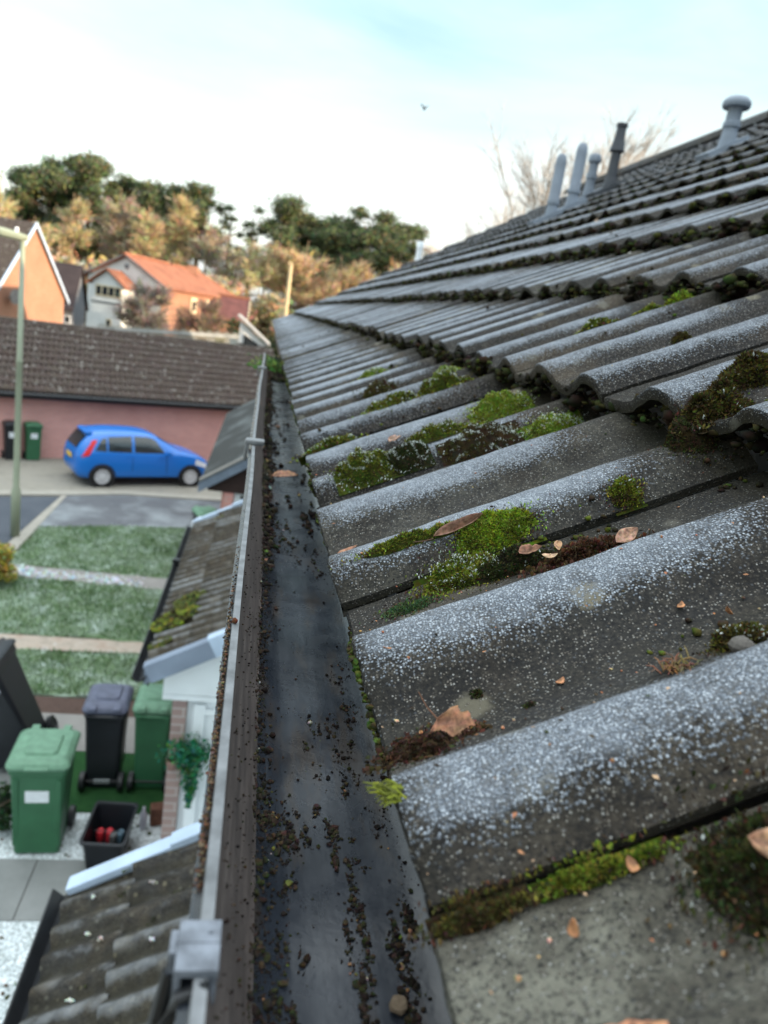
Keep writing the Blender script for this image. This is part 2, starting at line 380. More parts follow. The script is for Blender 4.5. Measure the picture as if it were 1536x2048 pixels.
while y < 10.7:                         # half-round ridge tiles
    rings = []
    for yy in (y, y + 0.445):
        rings.append([Vector((RIDGE.x + 0.13 * math.cos(q), yy, RIDGE.z - 0.05 + 0.12 * math.sin(q))) for q in [math.pi * i / 8 for i in range(9)]])
    mb.loft(rings, False, (rr.uniform(0.1, 0.4), rr.random() * 0.2, 0.2), closed=False); y += 0.45
mb.build("ridge_tile_row", M_TILE, house, smooth=True)
mb = MB()                                # back slope, gable ends, walls of the house
bx = 2 * RIDGE.x + 0.1
mb.quad((RIDGE.x, -0.9, RIDGE.z - 0.03), (bx, -0.9, EZ - 0.1), (bx, 10.75, EZ - 0.1), (RIDGE.x, 10.75, RIDGE.z - 0.03), (0.2, 0.1, 0.1))
mb.build("rear_roof_slope", M_PORCH, house)
mb = MB()
for yy, s in ((10.62, 1), (-0.85, -1)):
    mb.poly([(0.4, yy, 0), (bx - 0.3, yy, 0), (bx - 0.3, yy, EZ - 0.15), (RIDGE.x, yy, RIDGE.z - 0.14), (0.4, yy, EZ - 0.02)][::s])
mb.quad((0.4, -0.85, 0), (0.4, 10.62, 0), (0.4, 10.62, EZ - 0.05), (0.4, -0.85, EZ - 0.05)); mb.quad((bx - 0.3, -0.85, 0), (bx - 0.3, -0.85, EZ - .1), (bx - 0.3, 10.62, EZ - .1), (bx - 0.3, 10.62, 0))
mb.build("wall", M_RENDER, house)
mb = MB(); mb.box((0.145, 4.88, EZ - 0.125), (0.02, 11.5, 0.20)); mb.box((0.28, 4.88, EZ - 0.2185), (0.25, 11.5, 0.013)); mb.build("fascia", M_SOFFIT, house)
mb = MB()                                # unseen block added behind the roof, sized to shade the garage
for (p, q) in (((4.6, 10.9), (4.6, 27)), ((11, 27), (11, 10.9)), ((4.6, 27), (11, 27)), ((11, 10.9), (4.6, 10.9))):
    mb.quad((*p, 0), (*q, 0), (*q, 5.2), (*p, 5.2))
mb.poly([(4.6, 10.9, 5.2), (7.8, 10.9, 7.3), (11, 10.9, 5.2)]); mb.poly([(4.6, 27, 5.2), (11, 27, 5.2), (7.8, 27, 7.3)])
mb.mi = 1
mb.quad((4.3, 10.8, 5.02), (7.8, 10.8, 7.35), (7.8, 27.2, 7.35), (4.3, 27.2, 5.02), (0.2, 0.1, 0)); mb.quad((7.8, 10.8, 7.35), (11.3, 10.8, 5.02), (11.3, 27.2, 5.02), (7.8, 27.2, 7.35), (0.2, 0.1, 0))
mb.build("unseen_shade_block", [M_BRICK_PINK, M_PORCH], house)

# gutter (relative to the camera height)
GIN = [(0.0022, -0.2005), (0.0030, -0.207), (0.0062, -0.222), (0.0112, -0.242), (0.0175, -0.262), (0.0220, -0.2715), (0.0290, -0.2785), (0.040, -0.282), (0.058, -0.284), (0.080, -0.283), (0.100, -0.280), (0.117, -0.271), (0.126, -0.255), (0.130, -0.215)]
GOUT = [(0.133, -0.215), (0.129, -0.258), (0.119, -0.275), (0.100, -0.284), (0.058, -0.288), (0.028, -0.283), (0.017, -0.272), (0.004, -0.243), (-0.004, -0.216), (-0.0060, -0.2085), (-0.0062, -0.2065), (-0.0026, -0.2050), (-0.0021, -0.2003)]
G0, G1 = -0.5, 3.32
def gy_off(y): return 0.0016 * math.sin(y * 2.1 + 0.5) + 0.0006 * math.sin(y * 9) + 0.006 * smooth01(y, 1.0, 3.2)
def gfloor(x):
    for (a, za), (b, zb) in zip(GIN, GIN[1:]):
        if a <= x <= b: return H + za + (zb - za) * (x - a) / (b - a)
    return H - 0.2
gut = MB()
full = GIN + GOUT
NY = 90
ysg = [G0 + (G1 - G0) * i / NY for i in range(NY + 1)]
for i, (a, b) in enumerate(zip(full, full[1:] + full[:1])):
    gut.mi = 1 if i < 5 else (2 if i >= len(full) - 2 else 0)
    for y0, y1 in zip(ysg, ysg[1:]):
        gut.quad((a[0] + gy_off(y0), y0, H + a[1]), (b[0] + gy_off(y0), y0, H + b[1]), (b[0] + gy_off(y1), y1, H + b[1]), (a[0] + gy_off(y1), y1, H + a[1]))
gut.mi = 0
for yy in (G0, G1): gut.poly([(p[0] + gy_off(yy), yy, H + p[1]) for p in [(0.0, -0.21)] + GOUT[:-3][::-1] + [(0.13, -0.215)]])
gutter = gut.build("gutter", [M_GUTTER, M_GWALL, M_LIP], house, smooth=True)
import bmesh
bm = bmesh.new(); bm.from_mesh(gutter.data); bmesh.ops.remove_doubles(bm, verts=bm.verts, dist=0.00005); bm.to_mesh(gutter.data); bm.free()
gutter.data.set_sharp_from_angle(angle=R(42))
# union bracket near the camera
def bxr(mb, x0, x1, y0, y1, z0, z1): mb.box(((x0 + x1) / 2, (y0 + y1) / 2, H + (z0 + z1) / 2), (x1 - x0, y1 - y0, z1 - z0))
mb = MB(); bxr(mb, -0.0066, 0.0068, 0.181, 0.2005, -0.2002, -0.1972); bxr(mb, -0.0090, -0.0066, 0.188, 0.197, -0.2065, -0.1978); bxr(mb, -0.0066, -0.0046, 0.181, 0.2005, -0.214, -0.2003); bxr(mb, 0.0040, 0.0066, 0.182, 0.1995, -0.212, -0.2003)
mb.box((0.0035, 0.1955, H - 0.1970), (0.0016, 0.0016, 0.0009)); mb.box((0, 0.1915, H - 0.1971), (0.0132, 0.0008, 0.0007))
clip = mb.build("bracket", M_CLIP, gutter, bevel=0.0009); tag(clip, "scuffed grey union bracket gripping the gutter lip at the bottom of the photo")
mb = MB(); mb.tube([(0.004, 0.179, H - 0.2005), (-0.004, 0.179, H - 0.205), (-0.009, 0.180, H - 0.222), (-0.005, 0.180, H - 0.25), (0.006, 0.180, H - 0.275), (0.02, 0.180, H - 0.289)], [0.0015, 0.0022, 0.0034, 0.0036, 0.0036, 0.0036], 8)
mb.tube([(-0.008, 0.189, H - 0.206), (-0.0105, 0.187, H - 0.225), (-0.008, 0.186, H - 0.25), (0.004, 0.185, H - 0.28)], [0.0025, 0.0032, 0.0032, 0.003], 8)
mb.build("strap", M_BLACKP, clip)
for yy, nm in ((1.085, "small pale clip on the gutter lip beside the dark porch roof"), (2.45, "small pale clip near the far end of the gutter lip")):
    mb = MB(); bxr(mb, -0.012, 0.016, yy - 0.012, yy + 0.012, -0.2003, -0.193); bxr(mb, -0.013, -0.008, yy - 0.012, yy + 0.012, -0.225, -0.195)
    o = mb.build("bracket", M_LIP, gutter, bevel=0.002, loc=(gy_off(yy), 0, 0)); o.location = (gy_off(yy), 0, 0); tag(o, nm)
    for vtx in o.data.vertices: vtx.co += Vector((gy_off(yy), 0, 0)) - WL(gutter)
    o.location = (0, 0, 0)

# flue and vent pipes standing on the roof slope
M_PIPE = plain("grey_flue_plastic", (0.20, 0.235, 0.285), 0.5, 0.15, 6); M_PIPED = plain("dark_flue_plastic", (0.055, 0.06, 0.07), 0.5, 0.2, 6)
def rev(mb, c, prof, n=18):
    c = Vector(c); mb.loft([[c + Vector((r * math.cos(2 * math.pi * i / n), r * math.sin(2 * math.pi * i / n), z)) for i in range(n)] for r, z in prof], True)
def pipe(base, prof, m, label, extra=None):
    prof = [(r_ * 0.74, z) for r_, z in prof]
    mb = MB(); rev(mb, base, prof)
    o = mb.build("vent_pipe", m, house, smooth=True); tag(o, label)
    try: o.data.set_sharp_from_angle(angle=R(35))
    except Exception: pass
    mb = MB(); b = Vector(base); w = prof[0][0]
    up = Vector((math.cos(RP), 0, math.sin(RP))); nn = Vector((-math.sin(RP), 0, math.cos(RP)))
    mb.prism([b + up * (-0.16) + Vector((0, -w * 1.7, 0.0)), b + up * (-0.16) + Vector((0, w * 1.7, 0.0)), b + up * 0.12 + Vector((0, w * 1.7, 0)), b + up * 0.12 + Vector((0, -w * 1.7, 0))], nn * 0.035)
    rev(mb, b, [(w * 1.3, 0.0), (w * 1.15, 0.06), (w * 1.02, 0.10)])
    mb.build("flashing", m, o)
def pt_on(x, y): return (x, y, EZ + (x - EX) * math.tan(RP) - 0.02)
pipe(pt_on(2.70, 4.62), [(0.0600, 0.0000), (0.0600, 0.1240), (0.0720, 0.1302), (0.0720, 0.1550), (0.0620, 0.1612), (0.0600, 0.2294), (0.0680, 0.2387), (0.1080, 0.2418), (0.1160, 0.2573), (0.1120, 0.2759), (0.0850, 0.2976), (0.0400, 0.3069)], M_PIPE, "grey pipe with a wide mushroom cowl, highest on the right")
pipe(pt_on(2.68, 6.22), [(0.0638, 0.0000), (0.0561, 0.0936), (0.0544, 0.2964), (0.0833, 0.3003), (0.0731, 0.3432), (0.0561, 0.4134), (0.0527, 0.4836), (0.0629, 0.4875), (0.0629, 0.5109), (0.0340, 0.5148)], M_PIPED, "dark charcoal flue with a flared collar")
pipe(pt_on(2.60, 6.45), [(0.0520, 0.0000), (0.0520, 0.1520), (0.0620, 0.1568), (0.0620, 0.1995), (0.0520, 0.2042), (0.0520, 0.2850), (0.0720, 0.2898), (0.0780, 0.3182), (0.0600, 0.3515), (0.0300, 0.3610)], M_PIPE, "short grey pipe with a small mushroom cap beside the dark flue")
pipe(pt_on(2.24, 5.85), [(0.0527, 0.0000), (0.0527, 0.1066), (0.0646, 0.1107), (0.0646, 0.1394), (0.0578, 0.1476), (0.0578, 0.4100), (0.0527, 0.4469), (0.0357, 0.4715), (0.0102, 0.4797)], M_PIPE, "tall grey round-topped vent pipe nearest the dark flue")
pipe(pt_on(2.03, 5.68), [(0.0510, 0.0000), (0.0510, 0.0924), (0.0629, 0.0966), (0.0629, 0.1260), (0.0561, 0.1344), (0.0561, 0.3864), (0.0510, 0.4242), (0.0340, 0.4494), (0.0102, 0.4578)], M_PIPE, "tall grey round-topped vent pipe lowest of the cluster")
pipe((1.96, 10.45, 6.07 - 0.02), [(0.055, 0), (0.055, 0.22), (0.062, 0.225), (0.062, 0.30), (0.05, 0.32)], M_WHITE, "short pale pipe at the far verge of the roof")

# ---------------------------------------------------------------- moss, leaves and crumbs on the roof
def moss(name, k, a, y, la, ly, hh, nbl, pal, label, frost=0.0, lift=0.0, cat="moss", group="moss clumps growing on the roof tiles", seed=1, blade=(0.0024, 0.0006), rot_=0.0):
    """a bumpy cushion covered with many small shoots, following the tile"""
    la, ly = la * 0.9, ly * 0.88; r = random.Random(seed); mb = MB(); na, ny = 22, 18
    c0 = roof_pt(k, a, y, lift)
    pts = {}
    def P(s, t):
        aa, yy = s * la, t * ly
        ca, sa = math.cos(rot_), math.sin(rot_)
        A, Y = aa * ca - yy * sa, aa * sa + yy * ca
        rr_ = math.sqrt(s * s + t * t); q = noise.noise(Vector((A * 55, Y * 55, seed))) * 0.5 + noise.noise(Vector((A * 160, Y * 160, seed + 3))) * 0.35
        dome = max(0.0, 1 - (rr_ * (1 + 0.35 * noise.noise(Vector((s * 1.7, t * 1.7, seed * 3.1))))) ** 2.2) * smooth01(1.13 - max(abs(s), abs(t)), 0.0, 0.30)
        hgt = hh * dome * (1 + q) + min(hh, 0.004) * q * (1 if dome > 0 else 0)
        return roof_pt(k, a + A, y + Y, lift - 0.0015 + hgt), dome
    vs_, cs, fs = [], [], []
    for i in range(na + 1):
        for j in range(ny + 1):
            s, t = -1.15 + 2.3 * i / na, -1.15 + 2.3 * j / ny
            p, d = P(s, t)
            if d <= 0: p = p - N * 0.003
            vs_.append(p); c = pal[1]; cs.append(tuple(x * r.uniform(0.4, 0.9) for x in c))
    for i in range(na):
        for j in range(ny): fs.append((i * (ny + 1) + j, i * (ny + 1) + j + 1, (i + 1) * (ny + 1) + j + 1, (i + 1) * (ny + 1) + j)[::-1])
    mb.add(vs_, fs, cs)
    for _ in range(int(nbl * 1.5)):
        q = math.sqrt(r.random()) * 1.02; th = r.random() * 6.283
        if r.random() < 0.16: q = 0.9 + abs(r.gauss(0, 0.35))
        s, t = q * math.cos(th), q * math.sin(th); p, d = P(s, t)
        if d <= 0.0: p = p + N * 0.0012
        p2, _d = P(s + 0.03, t); p3, _d = P(s, t + 0.03)
        nn = (p2 - p).cross(p3 - p)
        nn = nn.normalized() if nn.length > 1e-12 else N
        if nn.dot(N) < 0: nn = -nn
        dirv = (nn * 0.9 + Vector((r.gauss(0, .45), r.gauss(0, .45), r.gauss(0, .45)))).normalized()
        side = dirv.cross(Vector((r.gauss(0, 1), r.gauss(0, 1), r.gauss(0, 1)))).normalized()
        ll = blade[0] * r.uniform(0.5, 1.4); ww = blade[1] * r.uniform(0.6, 1.4)
        cc = noise.noise(p * 70 + Vector((seed, 0, 0))) * 0.5 + 0.5 + r.gauss(0, 0.12)
        cc = max(0, min(0.999, cc)); ci = 1 + int(cc * (len(pal) - 1)); ci = min(ci, len(pal) - 1)
        col = tuple(x * r.uniform(0.7, 1.35) for x in pal[ci])
        if r.random() < 0.10 + 0.5 * max(0.0, q - 0.6): col = tuple(x * r.uniform(.6, 1.5) for x in r.choice([(0.045, 0.028, 0.016), (0.07, 0.045, 0.025), (0.03, 0.02, 0.013)]))
        if frost and nn.z > 0.55 and r.random() < frost * (0.4 + 0.6 * max(0, noise.noise(p * 50) + 0.4)): col = (0.55, 0.60, 0.57)
        tip = p + dirv * ll; m = p + dirv * ll * 0.5
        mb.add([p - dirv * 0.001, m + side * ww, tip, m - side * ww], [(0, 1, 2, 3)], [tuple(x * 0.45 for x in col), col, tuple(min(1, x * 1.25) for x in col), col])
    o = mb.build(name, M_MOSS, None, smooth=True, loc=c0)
    return tag(o, label, cat, group)
GRN = [(0.03, 0.028, 0.012), (0.065, 0.08, 0.014), (0.12, 0.145, 0.018), (0.19, 0.22, 0.028), (0.09, 0.07, 0.03)]
YEL = [(0.03, 0.04, 0.01), (0.16, 0.24, 0.018), (0.24, 0.32, 0.025), (0.20, 0.27, 0.04), (0.12, 0.15, 0.02)]
BRI = [(0.03, 0.035, 0.01), (0.14, 0.20, 0.022), (0.23, 0.30, 0.035), (0.30, 0.36, 0.08), (0.09, 0.10, 0.02)]
BRN = [(0.015, 0.012, 0.009), (0.045, 0.032, 0.016), (0.06, 0.05, 0.018), (0.09, 0.085, 0.02), (0.035, 0.025, 0.016)]
LIT = [(0.018, 0.011, 0.008), (0.055, 0.028, 0.018), (0.085, 0.042, 0.026), (0.13, 0.072, 0.045), (0.03, 0.018, 0.012)]
DRK = [(0.012, 0.013, 0.008), (0.025, 0.03, 0.010), (0.04, 0.05, 0.014), (0.02, 0.02, 0.012), (0.05, 0.055, 0.02)]
moss("moss_clump", 0, 0.093, 0.503, 0.036, 0.020, 0.015, 4200, GRN, "dark green moss clump with a frosted tip in the trough below the curled leaf", 0.35, seed=11)
moss("moss_clump", 0, 0.132, 0.532, 0.034, 0.013, 0.008, 3200, YEL, "bright yellow-green moss cushion beside the curled brown leaf", 0.02, seed=12)
moss("moss_clump", 0, 0.128, 0.494, 0.038, 0.016, 0.012, 2600, DRK, "blackish green moss behind the frosted tip, under the pale bent leaf", 0.03, seed=13)
moss("leaf_litter", 0, 0.178, 0.472, 0.036, 0.012, 0.010, 2600, LIT, "reddish brown heap of crumbled leaf litter at the end of the big moss patch", 0.0, cat="leaf litter", group="heaps of rotted litter on the tiles", seed=14, blade=(0.004, 0.0016))
moss("moss_patch", 0, 0.044, 0.487, 0.022, 0.012, 0.0018, 900, [(0.03, 0.045, 0.02), (0.05, 0.085, 0.035), (0.07, 0.11, 0.05)], "thin film of dull green moss on the tile just below the big moss patch", 0, seed=15, blade=(0.0018, 0.0008))
moss("moss_clump", 0, 0.07, 0.545, 0.055, 0.006, 0.006, 1200, GRN, "narrow line of dark moss along the tile joint below the curled leaf", 0, seed=16)
moss("moss_clump", 0, 0.240, 0.528, 0.013, 0.009, 0.006, 1500, GRN, "small round olive moss tuft alone in a joint above the big moss patch", 0.05, seed=17)
moss("moss_clump", 0, 0.067, 0.842, 0.040, 0.020, 0.014, 3000, GRN, "moss mound with a frosty crown at the eave, sixth trough away", 0.55, seed=18)
moss("moss_clump", 0, 0.115, 0.838, 0.030, 0.016, 0.010, 1200, DRK, "frost-whitened moss crumbs just above the frosty eave mound", 0.8, seed=19)
moss("moss_clump", 0, 0.165, 0.868, 0.050, 0.016, 0.013, 2000, GRN, "long olive moss ridge in the joint above the frosty eave mound", 0.25, seed=20)
moss("moss_clump", 0, 0.205, 0.822, 0.050, 0.020, 0.018, 2300, BRN, "brown and frost-flecked moss heap below the domed green cushion", 0.55, seed=21)
moss("moss_clump", 0, 0.290, 0.812, 0.040, 0.018, 0.018, 3000, BRI, "domed bright green moss cushion with frost on top, nearer of the two", 0.5, seed=22)
moss("moss_clump", 0, 0.275, 0.968, 0.045, 0.020, 0.014, 2600, BRI, "bright green moss cushion in the farther trough, without frost", 0.12, seed=23)
moss("moss_clump", 0, 0.170, 1.405, 0.050, 0.034, 0.034, 2400, BRN, "big brown and olive moss lump sticking up from a far trough", 0.1, seed=24, blade=(0.0038, 0.0011))
moss("moss_clump", 0, 0.155, 1.178, 0.060, 0.022, 0.018, 1700, GRN, "moss ridge in the trough below the big far lump", 0.2, seed=25, blade=(0.0038, 0.0011))
moss("moss_clump", 0, 0.245, 1.178, 0.060, 0.022, 0.024, 1700, GRN, "frost-topped moss ridge up-slope of the far trough moss", 0.4, seed=26, blade=(0.0038, 0.0011))
moss("moss_clump", 0, 0.287, 1.318, 0.032, 0.018, 0.013, 1300, BRI, "pale green cushion beyond the far moss ridges", 0.35, seed=27, blade=(0.0038, 0.0011))
moss("moss_clump", 0, 0.190, 1.62, 0.04, 0.02, 0.012, 900, BRI, "pale green moss beyond the big brown far lump", 0.5, seed=28, blade=(0.0038, 0.0011))
moss("moss_clump", 0, 0.04, 1.03, 0.05, 0.018, 0.012, 1100, GRN, "olive moss at the eave end of the trough past the frosty mound", 0.3, seed=29, blade=(0.004, 0.0013))
moss("moss_clump", 1, 0.010, 0.558, 0.028, 0.022, 0.019, 4200, BRN, "large brown moss dome with yellow tips on the second course nose, right of centre", 0.03, seed=30, blade=(0.0045, 0.0011))
moss("moss_clump", 0, 0.318, 0.560, 0.026, 0.026, 0.014, 2200, BRN[:3] + DRK[1:], "dark crumbling moss spilling below the large brown dome", 0.0, seed=31)
moss("moss_clump", 1, 0.066, 0.592, 0.028, 0.019, 0.015, 3000, BRN, "brown moss mound with yellow-green tips up-slope of the large dome", 0.03, seed=32, blade=(0.0045, 0.0011))
moss("moss_clump", 1, 0.045, 0.505, 0.022, 0.02, 0.02, 1600, DRK, "dark green moss tuft at the right frame edge under the brown mounds", 0.02, seed=33)
moss("moss_clump", 1, 0.152, 1.10, 0.03, 0.016, 0.012, 1200, GRN, "green moss tuft on the second course near its joint line", 0.15, seed=34, blade=(0.0045, 0.0013))
moss("moss_clump", 1, 0.262, 1.150, 0.04, 0.018, 0.014, 1400, GRN, "dark moss cushion in the upper trough of the second course", 0.05, seed=35, blade=(0.0045, 0.0013))
moss("moss_clump", 1, 0.305, 1.122, 0.035, 0.02, 0.016, 1000, YEL, "yellowish moss cushion just above the dark one on the second course", 0.0, seed=36, blade=(0.0045, 0.0013))
moss("moss_clump", 1, 0.160, 0.872, 0.015, 0.011, 0.010, 800, BRN, "tiny round ochre moss button on a tile crest", 0.0, seed=37)
moss("moss_clump", 0, 0.020, 0.2135, 0.020, 0.005, 0.003, 1500, BRN, "brown-green moss sealing the front end of the nearest tile joint", 0, seed=38, blade=(0.0022, 0.0007))
moss("moss_clump", 0, 0.068, 0.2135, 0.028, 0.0042, 0.0035, 2400, [(0.02, 0.025, 0.008), (0.07, 0.10, 0.012), (0.13, 0.17, 0.02), (0.20, 0.22, 0.03), (0.05, 0.07, 0.012)], "green moss line along the nearest tile joint, bottom right", 0, seed=39, blade=(0.0022, 0.0007))
moss("moss_clump", 0, 0.128, 0.186, 0.034, 0.030, 0.009, 3200, BRN[:3] + DRK[1:], "dark moss and debris at the bottom right beside the peach leaf", 0.015, seed=40, blade=(0.0026, 0.0008))
moss("moss_clump", 0, 0.19, 0.300, 0.020, 0.014, 0.010, 1800, BRN, "brownish moss with grit at the right edge of the nearest wide tile", 0.15, seed=41, blade=(0.0026, 0.0008))
for i, (a_, y_, l_) in enumerate([(0.058, 0.345, "little dark moss dot on the wide tile above the torn leaf"), (0.080, 0.321, "little round moss dot with a pale rim right of the torn leaf")]):
    moss("moss_dot", 0, a_, y_, 0.0032, 0.0032, 0.0012, 220, DRK, l_, 0, seed=50 + i, blade=(0.0014, 0.0006), group="moss dots on the wide tile")
moss("soil_heap", 0, 0.020, 0.312, 0.020, 0.017, 0.006, 2600, [(0.012, 0.008, 0.006), (0.035, 0.020, 0.012), (0.055, 0.032, 0.02), (0.02, 0.013, 0.009)], "heap of dark brown soil crumbs beside the torn leaf at the eave", 0, cat="soil heap", group="heaps of rotted litter on the tiles", seed=60, blade=(0.002, 0.0016))
moss("moss_clump", 0, 0.045, 0.314, 0.010, 0.007, 0.003, 300, LIT, "purplish brown crumb patch above the torn leaf", 0, seed=61, blade=(0.002, 0.0014), group="heaps of rotted litter on the tiles", cat="soil heap")
# yellow sprig hanging over the eave
mb = MB(); r = random.Random(8); p0 = roof_pt(0, 0.002, 0.258)
for i in range(70):
    d = Vector((-0.9, r.uniform(-.9, .5), r.uniform(-.1, .35))).normalized(); b = p0 + Vector((r.uniform(-.004, .004), r.uniform(-.006, .005), r.uniform(-0.001, .003)))
    ll = r.uniform(0.002, 0.007) if i < 58 else r.uniform(0.006, 0.011); c = r.choice([(0.28, 0.30, 0.03), (0.20, 0.23, 0.03), (0.14, 0.16, 0.03), (0.10, 0.11, 0.03)])
    mb.tube([b, b + d * ll * 0.6 + Vector((0, 0, 0.001)), b + d * ll], [0.0006, 0.0005, 0.0002], 4, c)
tag(mb.build("moss_sprig", M_MOSS, None, loc=p0), "yellow-green moss sprig poking over the eave above the gutter", "moss", "moss clumps growing on the roof tiles")
# dark moss packed under the tile noses
mb = MB(); r = random.Random(21)
def lump(mb, p, rx, col, r, nshoot=6):
    vs_ = []; ph = r.random() * 6
    t = (1 + 5 ** .5) / 2
    ico = [(-1, t, 0), (1, t, 0), (-1, -t, 0), (1, -t, 0), (0, -1, t), (0, 1, t), (0, -1, -t), (0, 1, -t), (t, 0, -1), (t, 0, 1), (-t, 0, -1), (-t, 0, 1)]
    fi = [(0, 11, 5), (0, 5, 1), (0, 1, 7), (0, 7, 10), (0, 10, 11), (1, 5, 9), (5, 11, 4), (11, 10, 2), (10, 7, 6), (7, 1, 8), (3, 9, 4), (3, 4, 2), (3, 2, 6), (3, 6, 8), (3, 8, 9), (4, 9, 5), (2, 4, 11), (6, 2, 10), (8, 6, 7), (9, 8, 1)]
    q = Matrix.Rotation(ph, 3, 'Z') @ Matrix.Rotation(r.random() * 6, 3, 'X')
    s = Vector((r.uniform(.7, 1.3), r.uniform(.7, 1.3), r.uniform(.55, 1.0)))
    for v_ in ico:
        d = q @ Vector(v_).normalized(); vs_.append(p + Vector((d.x * s.x, d.y * s.y, d.z * s.z)) * rx * r.uniform(0.65, 1.3))
    mb.add(vs_, fi, [tuple(x * r.uniform(.6, 1.4) for x in col) for _ in vs_])
for k in range(1, 13):
    n_ = 3400 if k < 4 else 1100
    for _ in range(n_):
        y = r.uniform(0.2, 6.0) if r.random() < 0.75 else r.uniform(0.2, 10.6)
        if noise.noise(Vector((k * 3.3, y * 2.4, 0))) < -0.30: continue
        tt = ((y - shift(k)) / 0.3) % 1.0
        O = origin(k) + U * r.uniform(-0.012, 0.004) + N * (hprof(tt) * 0.8 - 0.024 - r.uniform(0.001 if tt > .75 or .3 < tt < .5 else 0.010, 0.036)) + Vector((0, y, 0))
        lump(mb, O, min(.009, r.expovariate(1 / 0.0028) + 0.0012) * (1 if k < 3 else 1.7), r.choice([(0.02, 0.02, 0.01), (0.03, 0.032, 0.012), (0.05, 0.055, 0.018), (0.025, 0.018, 0.012), (0.016, 0.013, 0.01)]), r)
for _ in range(5200):                    # silt and moss lodged along the tile joints and in the troughs
    k = r.choice((0, 0, 0, 1, 1, 2, 3)); j = r.randint(-1, 14); a_ = r.uniform(0.0, 0.335)
    tt = r.choice((0.985, 0.985, 0.95, 0.37)) + r.gauss(0, 0.02 if r.random() < .6 else 0.05); y = shift(k) + 0.3 * (j + tt)
    if y < 0.2 or noise.noise(Vector((k * 2.3 + a_ * 7, y * 3.1, 8))) < 0.08: continue
    p = roof_pt(k, a_, y, 0.0004); lump(mb, p, r.uniform(0.0008, 0.0028) * (1 + .5 * min(y, 2)), r.choice([(0.03, 0.022, 0.014), (0.05, 0.035, 0.02), (0.06, 0.07, 0.015), (0.09, 0.11, 0.02), (0.022, 0.018, 0.012)]), r)
tag(mb.build("moss_in_tile_laps", M_MOSS, None, smooth=True), kind='stuff')
# moss rim hanging along the tile edge over the gutter
mb = MB(); r = random.Random(22)
for _ in range(2600):
    y = 0.2 + r.random() ** 1.5 * 3.0
    w = noise.noise(Vector((1, y * 6, 7)))
    if w < 0.02: continue
    p = origin(0) + U * r.uniform(-0.003, 0.001) + N * (hprof(((y - shift(0)) / 0.3) % 1.0) - 0.030 - r.uniform(0.004, 0.016)) + Vector((0, y, 0))
    lump(mb, p, r.uniform(0.0008, 0.0024) * (1 + y * 0.8), r.choice([(0.04, 0.06, 0.012), (0.07, 0.09, 0.02), (0.03, 0.025, 0.014), (0.05, 0.045, 0.02)]), r)
tag(mb.build("moss_under_eave_edge", M_MOSS, None), kind='stuff')

# leaves
M_LEAF = None
g = NG("dead_leaf", 0.7, 0.25); a = g.attr("col"); v = g.coord()
g.color(g.mix(g.ramp(g.noise(v, 260, 5), [(0.36, 0), (0.62, 0.8)]), a.outputs['Color'], (0.07, 0.035, 0.02))); g.bump(g.noise(v, 600, 3), 0.3, 0.001); M_LEAF = g.m
def leaf(p, fwd, nrm, ln, wd, col, label, curl=0.0, shape='oval', seed=1, stalk=0.0, fold=0.0, twist=0.0, cat="leaf", group="fallen leaves on the roof"):
    r = random.Random(seed); fwd = Vector(fwd).normalized(); nrm = Vector(nrm); nrm = (nrm - fwd * nrm.dot(fwd)).normalized(); sd = nrm.cross(fwd)
    mb = MB(); n, m = 14, 8; vs_, cs, fs = [], [], []
    for i in range(n + 1):
        s = i / n
        if shape == 'oval': w = math.sin(math.pi * min(1, s ** 0.85)) ** 0.8
        elif shape == 'torn': w = (math.sin(math.pi * s ** 0.6) ** 0.6) * (0.85 + 0.3 * noise.noise(Vector((s * 6, seed, 0)))) + (0.12 if i == n else 0)
        else: w = math.sin(math.pi * s) ** 0.5 * (0.6 + 0.5 * noise.noise(Vector((s * 4, seed, 0))))
        for j in range(m + 1):
            t = -1 + 2 * j / m; jag = 1 + (0.14 * noise.noise(Vector((s * 9, t * 2, seed))) if shape != 'oval' else 0.05 * noise.noise(Vector((s * 8, t, seed))))
            x = s * ln; yy = t * wd * 0.5 * w * jag
            z = curl * ln * (s - 0.4) ** 2 * 2 + abs(t) * fold * wd * w + ln * 0.05 * noise.noise(Vector((s * 3, t * 2, seed + 5)))
            yy2 = yy * math.cos(twist * s) - z * math.sin(twist * s) * 0; z2 = z + yy * math.sin(twist * (s - 0.3))
            vs_.append(Vector(p) + fwd * x + sd * yy2 + nrm * z2)
            dk = 0.75 if abs(t) < 0.1 else 1.0
            cs.append(tuple(c * dk * r.uniform(.85, 1.1) for c in col))
    for i in range(n):
        for j in range(m): fs.append((i * (m + 1) + j, i * (m + 1) + j + 1, (i + 1) * (m + 1) + j + 1, (i + 1) * (m + 1) + j))
    mb.add(vs_, fs, cs)
    o = mb.build("dead_leaf", M_LEAF, None, smooth=True, solid=0.0003, loc=Vector(p)); tag(o, label, cat, group)
    if stalk:
        mb = MB(); P = Vector(p); mb.tube([P + nrm * 0.0006, P - fwd * stalk * .5 + nrm * 0.0012 + sd * 0.001, P - fwd * stalk + nrm * 0.0012 + sd * 0.004], [0.0005, 0.0004, 0.0003], 5, tuple(c * 0.4 for c in col)); s_ = mb.build("stalk", M_LEAF, o, world=False); 
        for vtx in s_.data.vertices: vtx.co -= P
    return o
YV = Vector((0, 1, 0))
leaf(roof_pt(0, 0.032, 0.322, 0.010), YV * -0.55 - N * 0.55 + U * 0.45, N * 0.75 - YV * 0.75, 0.026, 0.030, (0.36, 0.17, 0.10), "torn pinkish brown leaf lying by the eave on the wide tile", 0.10, 'torn', 4, 0.016, 0.05)
